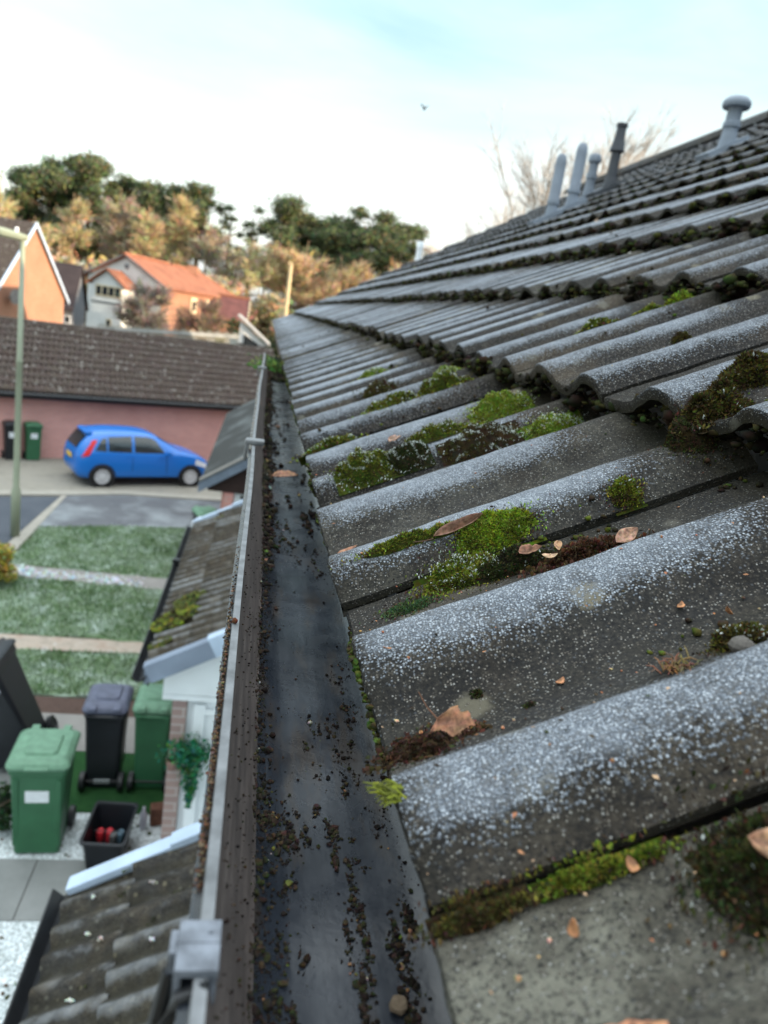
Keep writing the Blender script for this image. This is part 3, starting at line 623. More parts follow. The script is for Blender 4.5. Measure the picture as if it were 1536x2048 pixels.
leaf(roof_pt(0, 0.082, 0.532, 0.008), U * 0.9 + YV * 0.15, N + YV * -0.6, 0.044, 0.011, (0.24, 0.13, 0.09), "curled brown leaf leaning on the yellow-green moss", 0.25, 'oval', 5, 0.016, 0.55, 1.2)
leaf(roof_pt(0, 0.150, 0.462, 0.012), U * -0.2 - YV * 0.6 + N * 0.15, N - YV * 0.4, 0.018, 0.011, (0.55, 0.36, 0.22), "pale cream bent leaf on the dark moss", 0.1, 'oval', 6, 0, 0.2)
leaf(roof_pt(0, 0.163, 0.480, 0.014), U * -0.3 - YV * 0.9, N - YV * 0.2, 0.018, 0.006, (0.50, 0.30, 0.16), "narrow tan leaf sliver upright on the dark moss", 0.1, 'oval', 7, 0, 0.3)
leaf(roof_pt(0, 0.135, 0.488, 0.012), U * 0.8 - YV * 0.4, N - YV * 0.5, 0.018, 0.011, (0.33, 0.17, 0.11), "small brown leaf with upturned edge between the bright moss and the pale leaf", 0.3, 'torn', 8, 0, 0.3)
leaf(roof_pt(0, 0.196, 0.455, 0.006), U * 0.8 + YV * 0.2 + N * .1, N - YV * 0.6, 0.020, 0.012, (0.42, 0.25, 0.17), "pinkish curled leaf at the top end of the litter heap", 0.2, 'oval', 9, 0, 0.2)
leaf(roof_pt(0, 0.116, 0.189, 0.016), U * 0.75 - YV * 0.75, N + U * -0.3, 0.034, 0.015, (0.46, 0.27, 0.16), "large peach leaf cut by the right frame edge", 0.1, 'oval', 10, 0, 0.1)
leaf(roof_pt(0, 0.036, 0.146, 0.004), U * 0.9 - YV * 0.1, N, 0.024, 0.010, (0.50, 0.24, 0.13), "brown leaf at the bottom frame edge on the lichened tile", 0.1, 'torn', 11, 0, 0.15)
leaf(roof_pt(0, 0.006, 0.573, 0.001), U * 0.9 + YV * 0.1, N, 0.018, 0.008, (0.34, 0.17, 0.10), "small brown leaf at the eave just behind the frosted third crest", 0.1, 'oval', 12, 0, 0.1)
leaf(roof_pt(0, 0.190, 0.905, 0.010), U * 0.5 - YV * 0.8, N - YV * .5, 0.03, 0.024, (0.16, 0.13, 0.12), "grey-brown leaf tilted among the frosty moss ridges", 0.1, 'torn', 13)
leaf(roof_pt(0, 0.105, 0.862, 0.014), U * 0.6 - YV * 0.8, N - YV * .5, 0.022, 0.014, (0.40, 0.25, 0.19), "pinkish leaf scrap above the frosty eave mound", 0.2, 'torn', 14)
leaf((0.035, 1.20, gfloor(0.035) + 0.010), (0.9, 0.06, 0.15), (0, -0.3, 1), 0.045, 0.022, (0.46, 0.25, 0.15), "tan leaf lying crosswise in the far part of the gutter", -0.1, 'oval', 15, 0.018, 0.1)
for i, (k, a_, y_, l_) in enumerate([(0, 0.021, 0.386, "tiny orange leaf scrap at the eave corner of the second crest"), (0, 0.205, 0.337, "tiny star-shaped orange leaf flake above the gritty moss"), (0, 0.100, 0.330, "tiny orange flake right of the moss dots"), (0, 0.080, 0.206, "orange scrap on the nearest frosted crest"), (0, 0.048, 0.190, "pale leaf scrap in the middle of the lichened tile"), (0, 0.185, 0.353, "orange-brown flake on the gritty crest above the wide tile")]):
    leaf(roof_pt(k, a_, y_, 0.0012), (r.uniform(-1, 1), r.uniform(-1, 1), .3), N, 0.0062, 0.005, (0.52, 0.24, 0.11), l_, 0.2, 'torn', 20 + i)
# dry grass tuft
mb = MB(); r = random.Random(33); p0 = roof_pt(0, 0.150, 0.294, 0.0)
for i in range(60):
    d = (Vector((r.gauss(0, 1), r.gauss(0, 1), 0)).normalized() + N * r.uniform(0, .5)).normalized(); b = p0 + U * r.gauss(0, .004) + YV * r.gauss(0, .003) + N * 0.001
    ll = r.uniform(0.004, 0.011); mb.tube([b, b + d * ll * .5 + N * 0.002, b + d * ll], [0.0004, 0.0004, 0.0002], 4, tuple(x * r.uniform(.6, 1.2) for x in (0.20, 0.12, 0.06)))
tag(mb.build("dry_grass_tuft", M_CRUMB, None, loc=p0), "small tangle of dry brown stems on the wide tile", "dry grass")
# grit and orange bud scales scattered on the tiles
mb = MB(); r = random.Random(41)
for i in range(520):
    k = 0 if r.random() < 0.7 else 1; a_ = r.uniform(0.003, 0.30); y_ = 0.15 + r.random() ** 1.4 * 0.75
    p = roof_pt(k, a_, y_, 0.0006); c = r.choice([(0.42, 0.20, 0.10), (0.36, 0.15, 0.08), (0.30, 0.2, 0.13), (0.06, 0.045, 0.03), (0.03, 0.022, 0.016), (0.5, 0.33, 0.2), (0.04, 0.05, 0.015)])
    if r.random() < 0.4:
        d1 = Vector((r.gauss(0, 1), r.gauss(0, 1), r.gauss(0, .3))).normalized(); d2 = d1.cross(N).normalized(); s = r.uniform(0.0007, 0.0018)
        mb.add([p - d1 * s, p + d2 * s * .7 + N * .0004, p + d1 * s * 1.2, p - d2 * s * .6 + N * 0.0003], [(0, 1, 2, 3)], c)
    else: lump(mb, p, r.uniform(0.0004, 0.0012), c, r)
tag(mb.build("leaf_crumbs_on_tiles", M_CRUMB, None), kind='stuff')
# stones
def stone(p, rad, col, label, seed):
    r = random.Random(seed); mb = MB(); n, m = 9, 7; rings = []
    for i in range(m):
        ph = math.pi * (i + .5) / m
        rings.append([Vector(p) + Vector((math.sin(ph) * math.cos(2 * math.pi * j / n), math.sin(ph) * math.sin(2 * math.pi * j / n), -math.cos(ph) * .75)) * rad * (1 + .28 * noise.noise(Vector((math.cos(j * .7) * 1.5, i * .6, seed)))) for j in range(n)])
    mb.loft(rings, True, col)
    return tag(mb.build("stone", M_CRUMB, None, smooth=False, loc=Vector(p)), label, "stone", "stones on the roof and in the gutter")
stone((0.0866, 0.238, gfloor(0.0866) + 0.003), 0.0042, (0.17, 0.13, 0.09), "tan pebble lying in the gutter at the bottom of the photo", 3)
stone(roof_pt(0, 0.181, 0.288, 0.003), 0.0065, (0.12, 0.11, 0.10), "grey stone half buried under the brownish moss at the right edge", 4)
# soil crumbs in the gutter
mb = MB(); r = random.Random(51)
DC = [(0.014, 0.010, 0.008), (0.022, 0.015, 0.011), (0.030, 0.021, 0.015), (0.010, 0.008, 0.007), (0.05, 0.034, 0.022), (0.028, 0.030, 0.012)]
def crumb(x, y, s):
    c = r.choice(DC) if r.random() > 0.03 else r.choice([(0.28, 0.17, 0.09), (0.3, 0.28, 0.24), (0.12, 0.14, 0.03)])
    lump(mb, Vector((x + gy_off(y), y, gfloor(x) + s * 0.5)), s, c, r)
for _ in range(5600):                    # the band in the front corner
    y = 0.14 + r.random() ** 1.25 * 3.0
    w = 0.006 + 0.010 * max(0, noise.noise(Vector((3, y * 5, 1))) + 0.35) * (1 + 0.9 * smooth01(y, 0.55, 1.0))
    x = 0.0195 + abs(r.gauss(0, 1)) * w * 0.8
    if x > 0.07: continue
    crumb(x, y, min(0.0024, r.expovariate(1 / 0.00042) + 0.00028) * (1 + 1.6 * smooth01(y, 0.55, 1.6)))
for _ in range(260):                     # big lumps in the corner
    y = r.uniform(0.75, 1.3) if r.random() < .6 else r.uniform(0.2, 2.9)
    crumb(0.022 + abs(r.gauss(0, .006)), y, r.uniform(0.0015, 0.003) * (1 + 1.2 * smooth01(y, .6, 1.2)))
for (cx_, cy_, sx_, sy_, n_, big) in [(0.0287, 0.349, .007, .008, 260, .0022), (0.048, 0.345, .004, .010, 90, .0018), (0.0645, 0.352, .004, .012, 130, .0018), (0.068, 0.43, .006, .02, 90, .0016), (0.083, 0.42, .007, .03, 150, .0016), (0.0745, 0.326, .004, .008, 60, .0014),
    (0.071, 0.25, .0035, .03, 330, .0016), (0.0925, 0.255, .005, .025, 420, .0018), (0.0725, 0.30, .003, .012, 90, .0012), (0.037, 0.30, .004, .03, 110, .0012), (0.0365, 0.235, .004, .02, 160, .0016), (0.097, 0.36, .005, .03, 90, .0014), (0.092, 0.50, .008, .05, 110, .0014),
    (0.038, 0.318, .003, .01, 60, .0014), (0.085, 0.97, .008, .05, 130, .004), (0.055, 1.0, .01, .08, 70, .003), (0.06, 1.7, .012, .2, 60, .005), (0.08, 0.85, .01, .05, 60, .003), (0.09, 1.15, .008, .1, 80, .004), (0.06, 2.3, .02, .02, 60, .005)]:
    subs = [(r.gauss(cx_, sx_), r.gauss(cy_, sy_), r.uniform(.15, .4)) for _ in range(7)]
    for _ in range(int(n_ * 1.3)):
        q = r.choice(subs); x, y = r.gauss(q[0], sx_ * q[2]), r.gauss(q[1], sy_ * q[2])
        if 0.02 < x < 0.115 and y > 0.1: crumb(x, y, min(big * 1.1, r.expovariate(1 / (big * .24)) + 0.00025))
for _ in range(480):                     # stray specks
    y = 0.16 + r.random() ** 1.5 * 1.6; crumb(r.uniform(0.024, 0.11), y, min(.0022, r.expovariate(1 / 0.0003) + 0.0002))
for _ in range(1200):                    # dam of rotted leaves at the far end
    crumb(r.uniform(0.02, 0.115), r.uniform(2.95, 3.3), r.uniform(0.004, 0.014))
for _ in range(1500):                     # along the outer ledge and stuck on the wall
    y = 0.22 + abs(r.gauss(0.12, 0.10)); x = -0.0043 + r.gauss(0, 0.0009); s = min(0.0009, r.expovariate(1 / 0.00026) + 0.0002)
    lump(mb, Vector((x + gy_off(y), y, H - 0.2050 + s * r.uniform(0.2, 2.2))), s, r.choice([(0.05, 0.03, 0.02), (0.10, 0.055, 0.03), (0.16, 0.11, 0.07), (0.03, 0.02, 0.015)]), r)
for _ in range(260):
    y = 0.18 + r.random() ** 1.4 * 0.6; f = r.random(); x = 0.0035 + f * 0.014; z = -0.209 - f * 0.053
    lump(mb, Vector((x + gy_off(y) + .0004, y, H + z)), r.uniform(0.0003, 0.0009), r.choice(DC), r)
tag(mb.build("gutter_debris", M_CRUMB, None), kind='stuff')
mb = MB(); p0 = Vector((0.0005, 0.442, H - 0.1995)); lump(mb, p0 + Vector((0, 0, .001)), 0.0026, (0.12, 0.04, 0.02), random.Random(2)); tag(mb.build("seed_husk", M_CRUMB, None, smooth=True, loc=p0), "shiny reddish brown seed stuck on the gutter lip", "seed")
# green seedling rooted in the silted far end of the gutter
mb = MB(); r = random.Random(9); p0 = Vector((0.045, 3.2, gfloor(0.05) + 0.02))
for i in range(420):
    d = Vector((r.gauss(-0.25, .6), r.gauss(0, .6), r.uniform(.1, 1.2))); b = p0 + Vector((r.gauss(-0.01, .02), r.gauss(0, .03), 0)) + d * r.uniform(0, .05)
    n1 = Vector((r.gauss(0, 1), r.gauss(0, 1), r.gauss(.4, 1))).normalized(); t1 = n1.cross(Vector((r.gauss(0, 1), 1, 0))).normalized(); t2 = n1.cross(t1); s = r.uniform(.006, .014)
    c = tuple(x * r.uniform(.6, 1.3) for x in (0.14, 0.24, 0.06))
    mb.add([b - t1 * s, b + t2 * s * .6, b + t1 * s, b - t2 * s * .6], [(0, 1, 2, 3)], c)
o = thing("seedling", p0, "green seedling sprouting from the silted far end of the gutter", "plant"); mb.build("foliage", M_LEAFY, o)
mb = MB()
for i in range(7): mb.tube([p0 - Vector((0, 0, .02)), p0 + Vector((r.gauss(-.01, .02), r.gauss(0, .02), .06))], [.002, .001], 5, (0.06, 0.09, 0.03))
mb.build("stem", M_LEAFY, o)

# ---------------------------------------------------------------- the ground
def ground_mat(name, cols, scale, rough=0.95, bump=0.3, bs=80, frost=None, bd=0.01):
    g = NG(name, rough, 0.15); v = g.coord(); f = g.noise(v, scale, 6, 0.65)
    c = g.ramp(f, [(0.25 + 0.5 * i / (len(cols) - 1), x) for i, x in enumerate(cols)])
    if frost:
        ff = g.noise(v, frost[0], 5, 0.6); c = g.mix(g.ramp(ff, [(frost[1], 0), (frost[1] + 0.2, frost[2])]), c, (0.55, 0.62, 0.64))
    g.color(c); g.bump(g.noise(v, bs, 4), bump, bd); return g.m
M_FIELD = ground_mat("rough_ground", [(0.05, 0.05, 0.025), (0.09, 0.075, 0.045), (0.06, 0.07, 0.03)], 0.4)
M_TARMAC = ground_mat("tarmac", [(0.085, 0.09, 0.10), (0.12, 0.125, 0.135)], 1.2, 0.9, 0.3, 120, (0.8, 0.45, 0.25))
M_ROAD = ground_mat("road_tarmac", [(0.055, 0.065, 0.08), (0.085, 0.095, 0.11)], 1.5, 0.9, 0.3, 120)
M_FORE = ground_mat("forecourt_concrete", [(0.17, 0.16, 0.135), (0.24, 0.225, 0.19), (0.20, 0.19, 0.17)], 2, 0.95, 0.3, 60)
M_KERB = ground_mat("kerb_concrete", [(0.24, 0.23, 0.20), (0.32, 0.30, 0.26)], 4)
M_LAWN = ground_mat("lawn_soil", [(0.08, 0.145, 0.06), (0.14, 0.20, 0.11), (0.10, 0.165, 0.085)], 3, 1, 0.5, 60, (2.2, 0.45, 0.5))
M_PATH = ground_mat("concrete_path", [(0.19, 0.185, 0.175), (0.26, 0.25, 0.235)], 3, 0.95, 0.3, 60)
M_PATHF = ground_mat("frosty_pebble_path", [(0.20, 0.17, 0.14), (0.34, 0.29, 0.24), (0.24, 0.16, 0.12)], 5, 0.95, 0.5, 40, (3, 0.55, 0.7))
M_SLAB = ground_mat("paving_slab", [(0.17, 0.18, 0.175), (0.24, 0.25, 0.245)], 2.5, 0.9, 0.3, 60)
M_MULCH = ground_mat("bark_mulch", [(0.03, 0.02, 0.016), (0.09, 0.06, 0.05), (0.05, 0.035, 0.03)], 14, 1, 0.8, 30)
M_TURF = ground_mat("artificial_grass", [(0.012, 0.05, 0.016), (0.025, 0.08, 0.025)], 8, 1, 0.5, 80)
g = NG("frosted_white_gravel", 0.9, 0.2); v = g.coord(); vo = g.vor(v, 55); sc = g.n("ShaderNodeSeparateColor"); g.t.links.new(vo.outputs['Color'], sc.inputs[0])
c = g.ramp(sc.outputs[0], [(0, (0.42, 0.47, 0.48)), (0.6, (0.62, 0.68, 0.70)), (1, (0.76, 0.80, 0.82))])
c = g.mix(g.ramp(g.noise(v, 3.5, 4), [(0.55, 0), (0.75, 0.6)]), c, (0.30, 0.34, 0.30)); c = g.mix(g.ramp(vo.outputs['Distance'], [(0.45, 0), (0.75, 0.6)]), c, (0.12, 0.13, 0.12))
g.color(c); g.bump(vo.outputs['Distance'], -0.8, 0.012); M_GRAVEL = g.m

mb = MB(); mb.poly([(-3000, -3000, -0.06), (3000, -3000, -0.06), (3000, 3000, -0.06), (-3000, 3000, -0.06)]); struct(mb, "ground", M_FIELD)
mb = MB(); mb.poly([(-6, 8.83, -0.03), (0.4, 8.83, -0.03), (0.4, 16.6, -0.03), (-4.3, 16.6, -0.03), (-4.3, 8.83, -0.03)]); struct(mb, "soil", M_MULCH)
def sheet(name, pts, z, m, th=0.0):
    mb = MB()
    if th: mb.prism([(x, y, z - th) for x, y in pts], (0, 0, th))
    else: mb.poly([(x, y, z) for x, y in pts])
    return struct(mb, name, m)
sheet("gravel", [(-6, -1), (0.4, -1), (0.4, 5.262), (-6, 5.262)], 0.0, M_GRAVEL)
sheet("paving", [(-6, 5.264), (-1.535, 5.264), (-1.535, 5.966), (-6, 5.966)], 0.006, M_SLAB); sheet("paving", [(-1.527, 5.264), (0.4, 5.264), (0.4, 5.966), (-1.527, 5.966)], 0.004, M_SLAB)
sheet("gravel", [(-6, 5.968), (0.4, 5.968), (0.4, 6.62), (-6, 6.62)], 0.002, M_GRAVEL)
sheet("artificial_turf", [(-1.9, 6.622), (0.4, 6.622), (0.4, 7.66), (-1.9, 7.66)], 0.008, M_TURF); sheet("paving", [(-6, 6.622), (-1.91, 6.622), (-1.91, 7.66), (-6, 7.66)], 0.004, M_SLAB)
sheet("paving", [(-6, 7.664), (0.4, 7.664), (0.4, 8.42), (-6, 8.42)], 0.01, M_PATH)
sheet("mulch", [(-6, 8.424), (0.4, 8.424), (0.4, 8.82), (-6, 8.82)], 0.0, M_MULCH)
def lw(name, pts): return sheet(name, pts, 0.012, M_LAWN, 0.05)
LAWNS = [[(-3.6, 8.83), (0.4, 8.92), (0.4, 10.26), (-3.3, 9.98), (-4.0, 9.95)], [(-4.0, 10.47), (0.4, 10.60), (0.4, 12.60), (-4.1, 12.72)], [(-4.15, 13.30), (0.4, 13.22), (0.4, 16.6), (-1.17, 16.5), (-2.8, 16.1), (-4.22, 15.55)]]
def ragged(P, seed):
    o = []
    for (x1, y1), (x2, y2) in zip(P, P[1:] + P[:1]):
        n = max(1, int(math.hypot(x2 - x1, y2 - y1) / 0.08))
        for i in range(n): x, y = x1 + (x2 - x1) * i / n, y1 + (y2 - y1) * i / n; o.append((x + 0.07 * noise.noise(Vector((x * 2.2, y * 2.2, seed))), y + 0.09 * noise.noise(Vector((x * 2.7, y * 2.7, seed + 9)))))
    return o
for i, p in enumerate(LAWNS): lw("lawn", ragged(p, i))
sheet("path", [(-4.2, 9.96), (0.4, 10.27), (0.4, 10.59), (-4.2, 10.46)], 0.006, M_PATHF)
sheet("path", [(-4.3, 12.73), (0.4, 12.61), (0.4, 13.21), (-4.3, 13.29)], 0.006, M_PATH)
sheet("driveway", [(-4.36, 15.2), (-4.2, 15.57), (-2.8, 16.11), (-1.17, 16.51), (0.4, 16.62), (1.2, 19.6), (-1.23, 19.08), (-3.08, 18.8), (-4.45, 18.2)], 0.0, M_TARMAC)
sheet("road", [(-14, 8), (-4.55, 8), (-4.50, 14.2), (-4.46, 18.05), (-8.0, 16.6), (-14, 14.0)], -0.004, M_ROAD)
sheet("kerb", [(-4.53, 8), (-4.30, 8), (-4.22, 14.2), (-4.33, 18.2), (-4.44, 18.15), (-4.47, 14.2)], 0.012, M_KERB, 0.05)
sheet("kerb", [(-14, 14.05), (-8.0, 16.65), (-4.49, 18.11), (-3.08, 18.82), (-1.23, 19.1), (1.2, 19.62), (1.2, 20.0), (-1.3, 19.45), (-3.2, 19.15), (-4.6, 18.5), (-8.1, 17.0), (-14, 14.4)], 0.03, M_KERB, 0.08)
D27 = Vector((math.cos(R(27)), math.sin(R(27)), 0)); P27 = Vector((-D27.y, D27.x, 0)); GW = Vector((-6.78, 21.41, 0))
def gp(a, b, z=0.0): return GW + D27 * a + P27 * b + Vector((0, 0, z))
sheet("forecourt", [(-14, 14.42), (-8.1, 17.02), (-4.6, 18.52), (-3.2, 19.17), (-1.3, 19.47), (1.2, 20.02), tuple(gp(8.6, 0.0).xy), tuple(gp(-8, 0.0).xy)], 0.008, M_FORE)
# short grass, tips whitened by frost
mb = MB(); r = random.Random(61)
def inside(x, y, P):
    c = False
    for (x1, y1), (x2, y2) in zip(P, P[1:] + P[:1]):
        if (y1 > y) != (y2 > y) and x < (x2 - x1) * (y - y1) / (y2 - y1) + x1: c = not c
    return c
vsg, fsg, csg = [], [], []
for P in LAWNS:
    xs = [p[0] for p in P]; ys = [p[1] for p in P]; A = (max(xs) - min(xs)) * (max(ys) - min(ys))
    for _ in range(int(A * 1500)):
        x, y = r.uniform(min(xs), min(0.1, max(xs))), r.uniform(min(ys), max(ys))
        if not inside(x, y, P): continue
        f = noise.noise(Vector((x * 1.1, y * 1.1, 1))) + 0.6 * noise.noise(Vector((x * 3.3, y * 3.3, 4)))
        hh = r.uniform(0.03, 0.07) * (1 + 0.6 * max(0, -f)); an = r.random() * 6.28; w = r.uniform(0.006, 0.012)
        fr = r.random() < 0.42 + 0.6 * f
        c = (0.62, 0.72, 0.62) if fr else tuple(q * r.uniform(.6, 1.4) for q in (0.12, 0.205, 0.085))
        dx, dy = math.cos(an) * w, math.sin(an) * w; b = len(vsg)
        vsg += [(x - dx, y - dy, 0.01), (x + dx, y + dy, 0.01), (x + r.gauss(0, .03), y + r.gauss(0, .03), 0.01 + hh)]; fsg.append((b, b + 1, b + 2))
        csg += [tuple(q * .9 for q in (0.12, 0.20, 0.085))] * 2 + [c]
mb.add(vsg, fsg, csg); tag(mb.build("grass", M_LEAFY, None), kind='stuff')
mb = MB(); r = random.Random(62)
for _ in range(420):                     # frosted chips lying on the concrete path
    x = -3.9 + r.random() ** 1.6 * 2.2; y = 12.95 + r.gauss(0, .14) - 0.06 * (x + 3.9)
    if 12.7 < y < 13.25: lump(mb, Vector((x, y, 0.012)), r.uniform(0.012, 0.035), r.choice([(0.6, 0.66, 0.7), (0.5, 0.55, 0.58), (0.4, 0.42, 0.42)]), r)
tag(mb.build("frosty_chippings", M_CRUMB, None), kind='stuff')
mb = MB()                                # dead leaves and bits on the gravel
for _ in range(160):
    x, y = r.uniform(-2.2, -.5), r.choice([r.uniform(4.2, 5.2), r.uniform(6, 6.6)]); lump(mb, Vector((x, y, 0.006)), r.uniform(0.006, 0.02), r.choice([(0.05, 0.06, 0.02), (0.10, 0.06, 0.03), (0.3, 0.3, 0.28)]), r)
tag(mb.build("garden_litter", M_CRUMB, None), kind='stuff')

# ---------------------------------------------------------------- profiled tile roofs of the small buildings
def profiled_roof(name, O, along, up, width, slope_len, mat, parent, seed=1, period=0.15, amp=0.03, gauge=0.34, step=0.03, res=8, frost=0.35, tone=0.25, dirt_shade=0.3):
    O = Vector(O); along = Vector(along).normalized(); up = Vector(up).normalized(); nn = along.cross(up)
    if nn.z < 0: nn = -nn
    r = random.Random(seed); mb = MB(); nc = int(width / period * res); nr = int(math.ceil(slope_len / gauge))
    for k in range(nr):
        l0, l1 = k * gauge, min(slope_len, (k + 1) * gauge + 0.012); ph = (k % 2) * period * 0.5
        vs_, cs, fs = [], [], []
        rows = ((l0, -0.022), (l0, 0.0), ((l0 + l1) / 2, -step * 0.5), (l1, -step))
        for (l, dz) in rows:
            for i in range(nc + 1):
                x = i * width / nc; q = ((x + ph) / period) % 1.0; h = amp * (0.5 - 0.5 * math.cos(2 * math.pi * q)) ** 0.9
                tn = noise.noise(Vector((math.floor((x + ph) / (2 * period)) * 7.7, k * 5.1, seed)))
                p = O + along * x + up * (l + 0.004 * tn) + nn * (h + dz + step + 0.003 * tn)
                fz = noise.noise(Vector((x * 1.2, l * 1.2, seed)))
                vs_.append(p); cs.append((max(0, frost * (h / amp) * (0.8 + tn) + 0.3 * fz * frost), max(0, tone * (0.6 + 1.2 * tn)), dirt_shade * (0.9 if dz < -0.02 and l == l0 else max(0, 0.75 * (1 - h / amp) ** 1.5 + 0.4 * fz))))  # troughs darkened, crests paled: painted shade between rolls, plus patchy dirt and frost
        w = nc + 1
        for a in range(3):
            for i in range(nc): fs.append((a * w + i, a * w + i + 1, (a + 1) * w + i + 1, (a + 1) * w + i))
        mb.add(vs_, fs, cs)
    return mb.build(name, mat, parent, smooth=True)

PS = math.tan(R(28.5)); UPP = Vector((math.cos(R(28.5)), 0, math.sin(R(28.5))))
def porch(loc, y0, y1, label, trim_far, trim_near, seed, ze=2.35, x0=-0.615, xw=0.42, board=M_FASCIA, wallm=None):
    t = thing("porch", loc, label, "porch", group="tiled porches along the terrace wall")
    SL = (xw - x0) / math.cos(R(28.5))
    profiled_roof("tiled_roof", (x0, y0, ze), (0, 1, 0), UPP, y1 - y0, SL, M_PORCH if seed == 71 else M_PORCHB, t, seed, amp=0.036, res=10, frost=0.5, tone=0.30, dirt_shade=1.0)
    def verge(yv, m_, side, parts):
        # overlapping plastic verge units capping the edge
        for (f0, f1, up_) in parts:
            m = m_ if not isinstance(m_, list) else m_[0 if f0 < .3 else 1]; mb = MB(); a = Vector((x0, yv, ze)) + UPP * (SL * f0); b = Vector((x0, yv, ze)) + UPP * (SL * f1); nv = Vector((-math.sin(R(28.5)), 0, math.cos(R(28.5))))
            sec = [Vector((0, -0.045, 0)) + nv * (0.068 + up_), Vector((0, 0.045, 0)) + nv * (0.068 + up_), Vector((0, 0.045, 0)) + nv * (0.045 + up_) if side < 0 else Vector((0, 0.045, 0)) - nv * 0.09, Vector((0, -0.045, 0)) - nv * 0.09 if side < 0 else Vector((0, -0.045, 0)) + nv * (0.03 + up_)]
            mb.loft([[a + q for q in sec], [b + q for q in sec]]); mb.build("verge_trim", m, t, bevel=0.006)
    verge(y1, trim_far, 1, [(0.0, 0.46, 0.0), (0.45, 1.0, 0.014)])
    verge(y0, [M_FASCIAL, M_VERGE] if seed == 72 else M_VERGE, -1, [(0.0, 0.46, 0.0), (0.45, 1.0, 0.014)])
    mb = MB(); mb.prism([Vector((x0 - .02, y0 - .03, ze - .10)), Vector((xw, y0 - .03, ze - .10 + (xw - x0) * PS)), Vector((xw, y0 - .03, ze + .05 + (xw - x0) * PS)), Vector((x0 - .02, y0 - .03, ze + .05))], (0, .03, 0)); mb.build("bargeboard", trim_near, t)
    mb = MB()
    for (za, xa) in ((0, 0),):
        rings = []
        for yy in (y0 - 0.05, y1 + 0.05):
            rings.append([Vector((x0 - 0.055 + 0.055 * math.cos(q), yy, ze - 0.02 + 0.05 * math.sin(q))) for q in [math.pi + math.pi * i / 6 for i in range(7)]] + [Vector((x0 - 0.008, yy, ze - 0.02)), Vector((x0 - 0.055, yy, ze - 0.06)), Vector((x0 - 0.102, yy, ze - 0.02))])
        mb.loft(rings)
    mb.box((x0 + 0.01, (y0 + y1) / 2, ze - 0.06), (0.02, y1 - y0, 0.12))
    gutp = mb.build("gutter", M_BLACKP, t)
    mb = MB(); mb.box((x0 - 0.055, (y0 * .35 + y1 * .65), ze - 0.03), (0.13, 0.06, 0.09)); mb.build("bracket", M_BLACKP, gutp)
    return t
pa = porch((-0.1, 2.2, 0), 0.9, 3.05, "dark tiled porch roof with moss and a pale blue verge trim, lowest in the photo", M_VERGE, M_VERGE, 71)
mb = MB(); mb.prism([(-0.42, 1.1, 0), (0.38, 1.1, 0), (0.38, 1.1, 2.70), (-0.42, 1.1, 2.36)], (0, 1.8, 0)); mb.build("wall", M_WHITE, pa)
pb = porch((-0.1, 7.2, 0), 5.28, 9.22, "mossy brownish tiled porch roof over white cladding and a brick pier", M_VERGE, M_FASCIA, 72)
mb = MB(); mb.poly([(-0.50, 5.43, 2.08), (0.38, 5.43, 2.08), (0.38, 5.43, 2.80), (-0.50, 5.43, 2.33)]); mb.prism([(-0.50, 5.43, 2.03), (0.38, 5.43, 2.03), (0.38, 5.43, 2.075), (-0.50, 5.43, 2.075)], (0, 0.05, 0)); mb.build("gable_cladding", M_WHITE, pb)
mb = MB(); mb.box((-0.36, 5.54, 1.01), (0.115, 0.2, 2.03)); mb.build("brick_pier", M_BRICK_PALE, pb)
mb = MB(); mb.prism([(-0.30, 5.50, 0), (0.38, 5.50, 0), (0.38, 5.50, 2.02), (-0.30, 5.50, 2.02)], (0, 0.06, 0)); dw = mb.build("door", M_WHITE, pb)
mb = MB(); mb.box((-0.20, 5.485, 1.2), (0.10, 0.025, 1.55)); mb.box((0.05, 5.485, 0.55), (0.32, 0.02, 0.8)); mb.box((0.05, 5.487, 1.9), (0.5, 0.02, 0.06)); mb.build("panel", M_WHITE, dw, bevel=0.008)
mb = MB(); mb.box((-0.395, 7.35, 1.15), (0.05, 3.6, 2.3)); mb.build("wall", M_BRICK_PALE, pb)
# small moss cushions and pale lichen/feather spots on the porch roofs
def porch_pt(x, y, l=0.05): return Vector((x, y, 2.35 + (x + 0.615) * PS + l))
def tuft(name, p, rx, n, pal, label, seed, cat="moss", group="moss on the porch roofs"):
    r = random.Random(seed); mb = MB(); p = Vector(p)
    for _ in range(n):
        d = Vector((r.gauss(0, 1), r.gauss(0, 1), abs(r.gauss(0, .55)))); d = d.normalized() * rx * r.random() ** .4; d.z = abs(d.z) * .25 + d.x * PS
        lump(mb, p + d, min(.03, rx * r.uniform(.05, .15)), r.choice(pal), r)
    return tag(mb.build(name, M_MOSS, None, loc=p), label, cat, group)
YG = [(0.20, 0.22, 0.03), (0.14, 0.16, 0.03), (0.08, 0.09, 0.025), (0.05, 0.05, 0.02)]
tuft("moss_cushion", porch_pt(-0.38, 3.04), 0.05, 60, YG, "yellow-green moss cushion against the blue verge trim of the lowest porch", 1)
tuft("moss_cushion", porch_pt(-0.17, 3.02), 0.03, 30, YG, "small yellow moss tuft at the top of the blue verge trim", 2)
tuft("moss_cushion", porch_pt(-0.50, 6.05), 0.20, 420, YG, "large yellow-green moss spread at the eave of the middle porch", 3)
tuft("moss_cushion", porch_pt(-0.42, 6.4), 0.14, 260, [(0.16, 0.17, 0.04), (0.09, 0.11, 0.03), (0.06, 0.07, 0.03)], "olive moss patch up-slope of the large yellow one", 4)
tuft("moss_cushion", porch_pt(-0.58, 5.62), 0.10, 160, [(0.12, 0.13, 0.03), (0.08, 0.09, 0.03)], "olive moss in the near eave corner of the middle porch", 5)
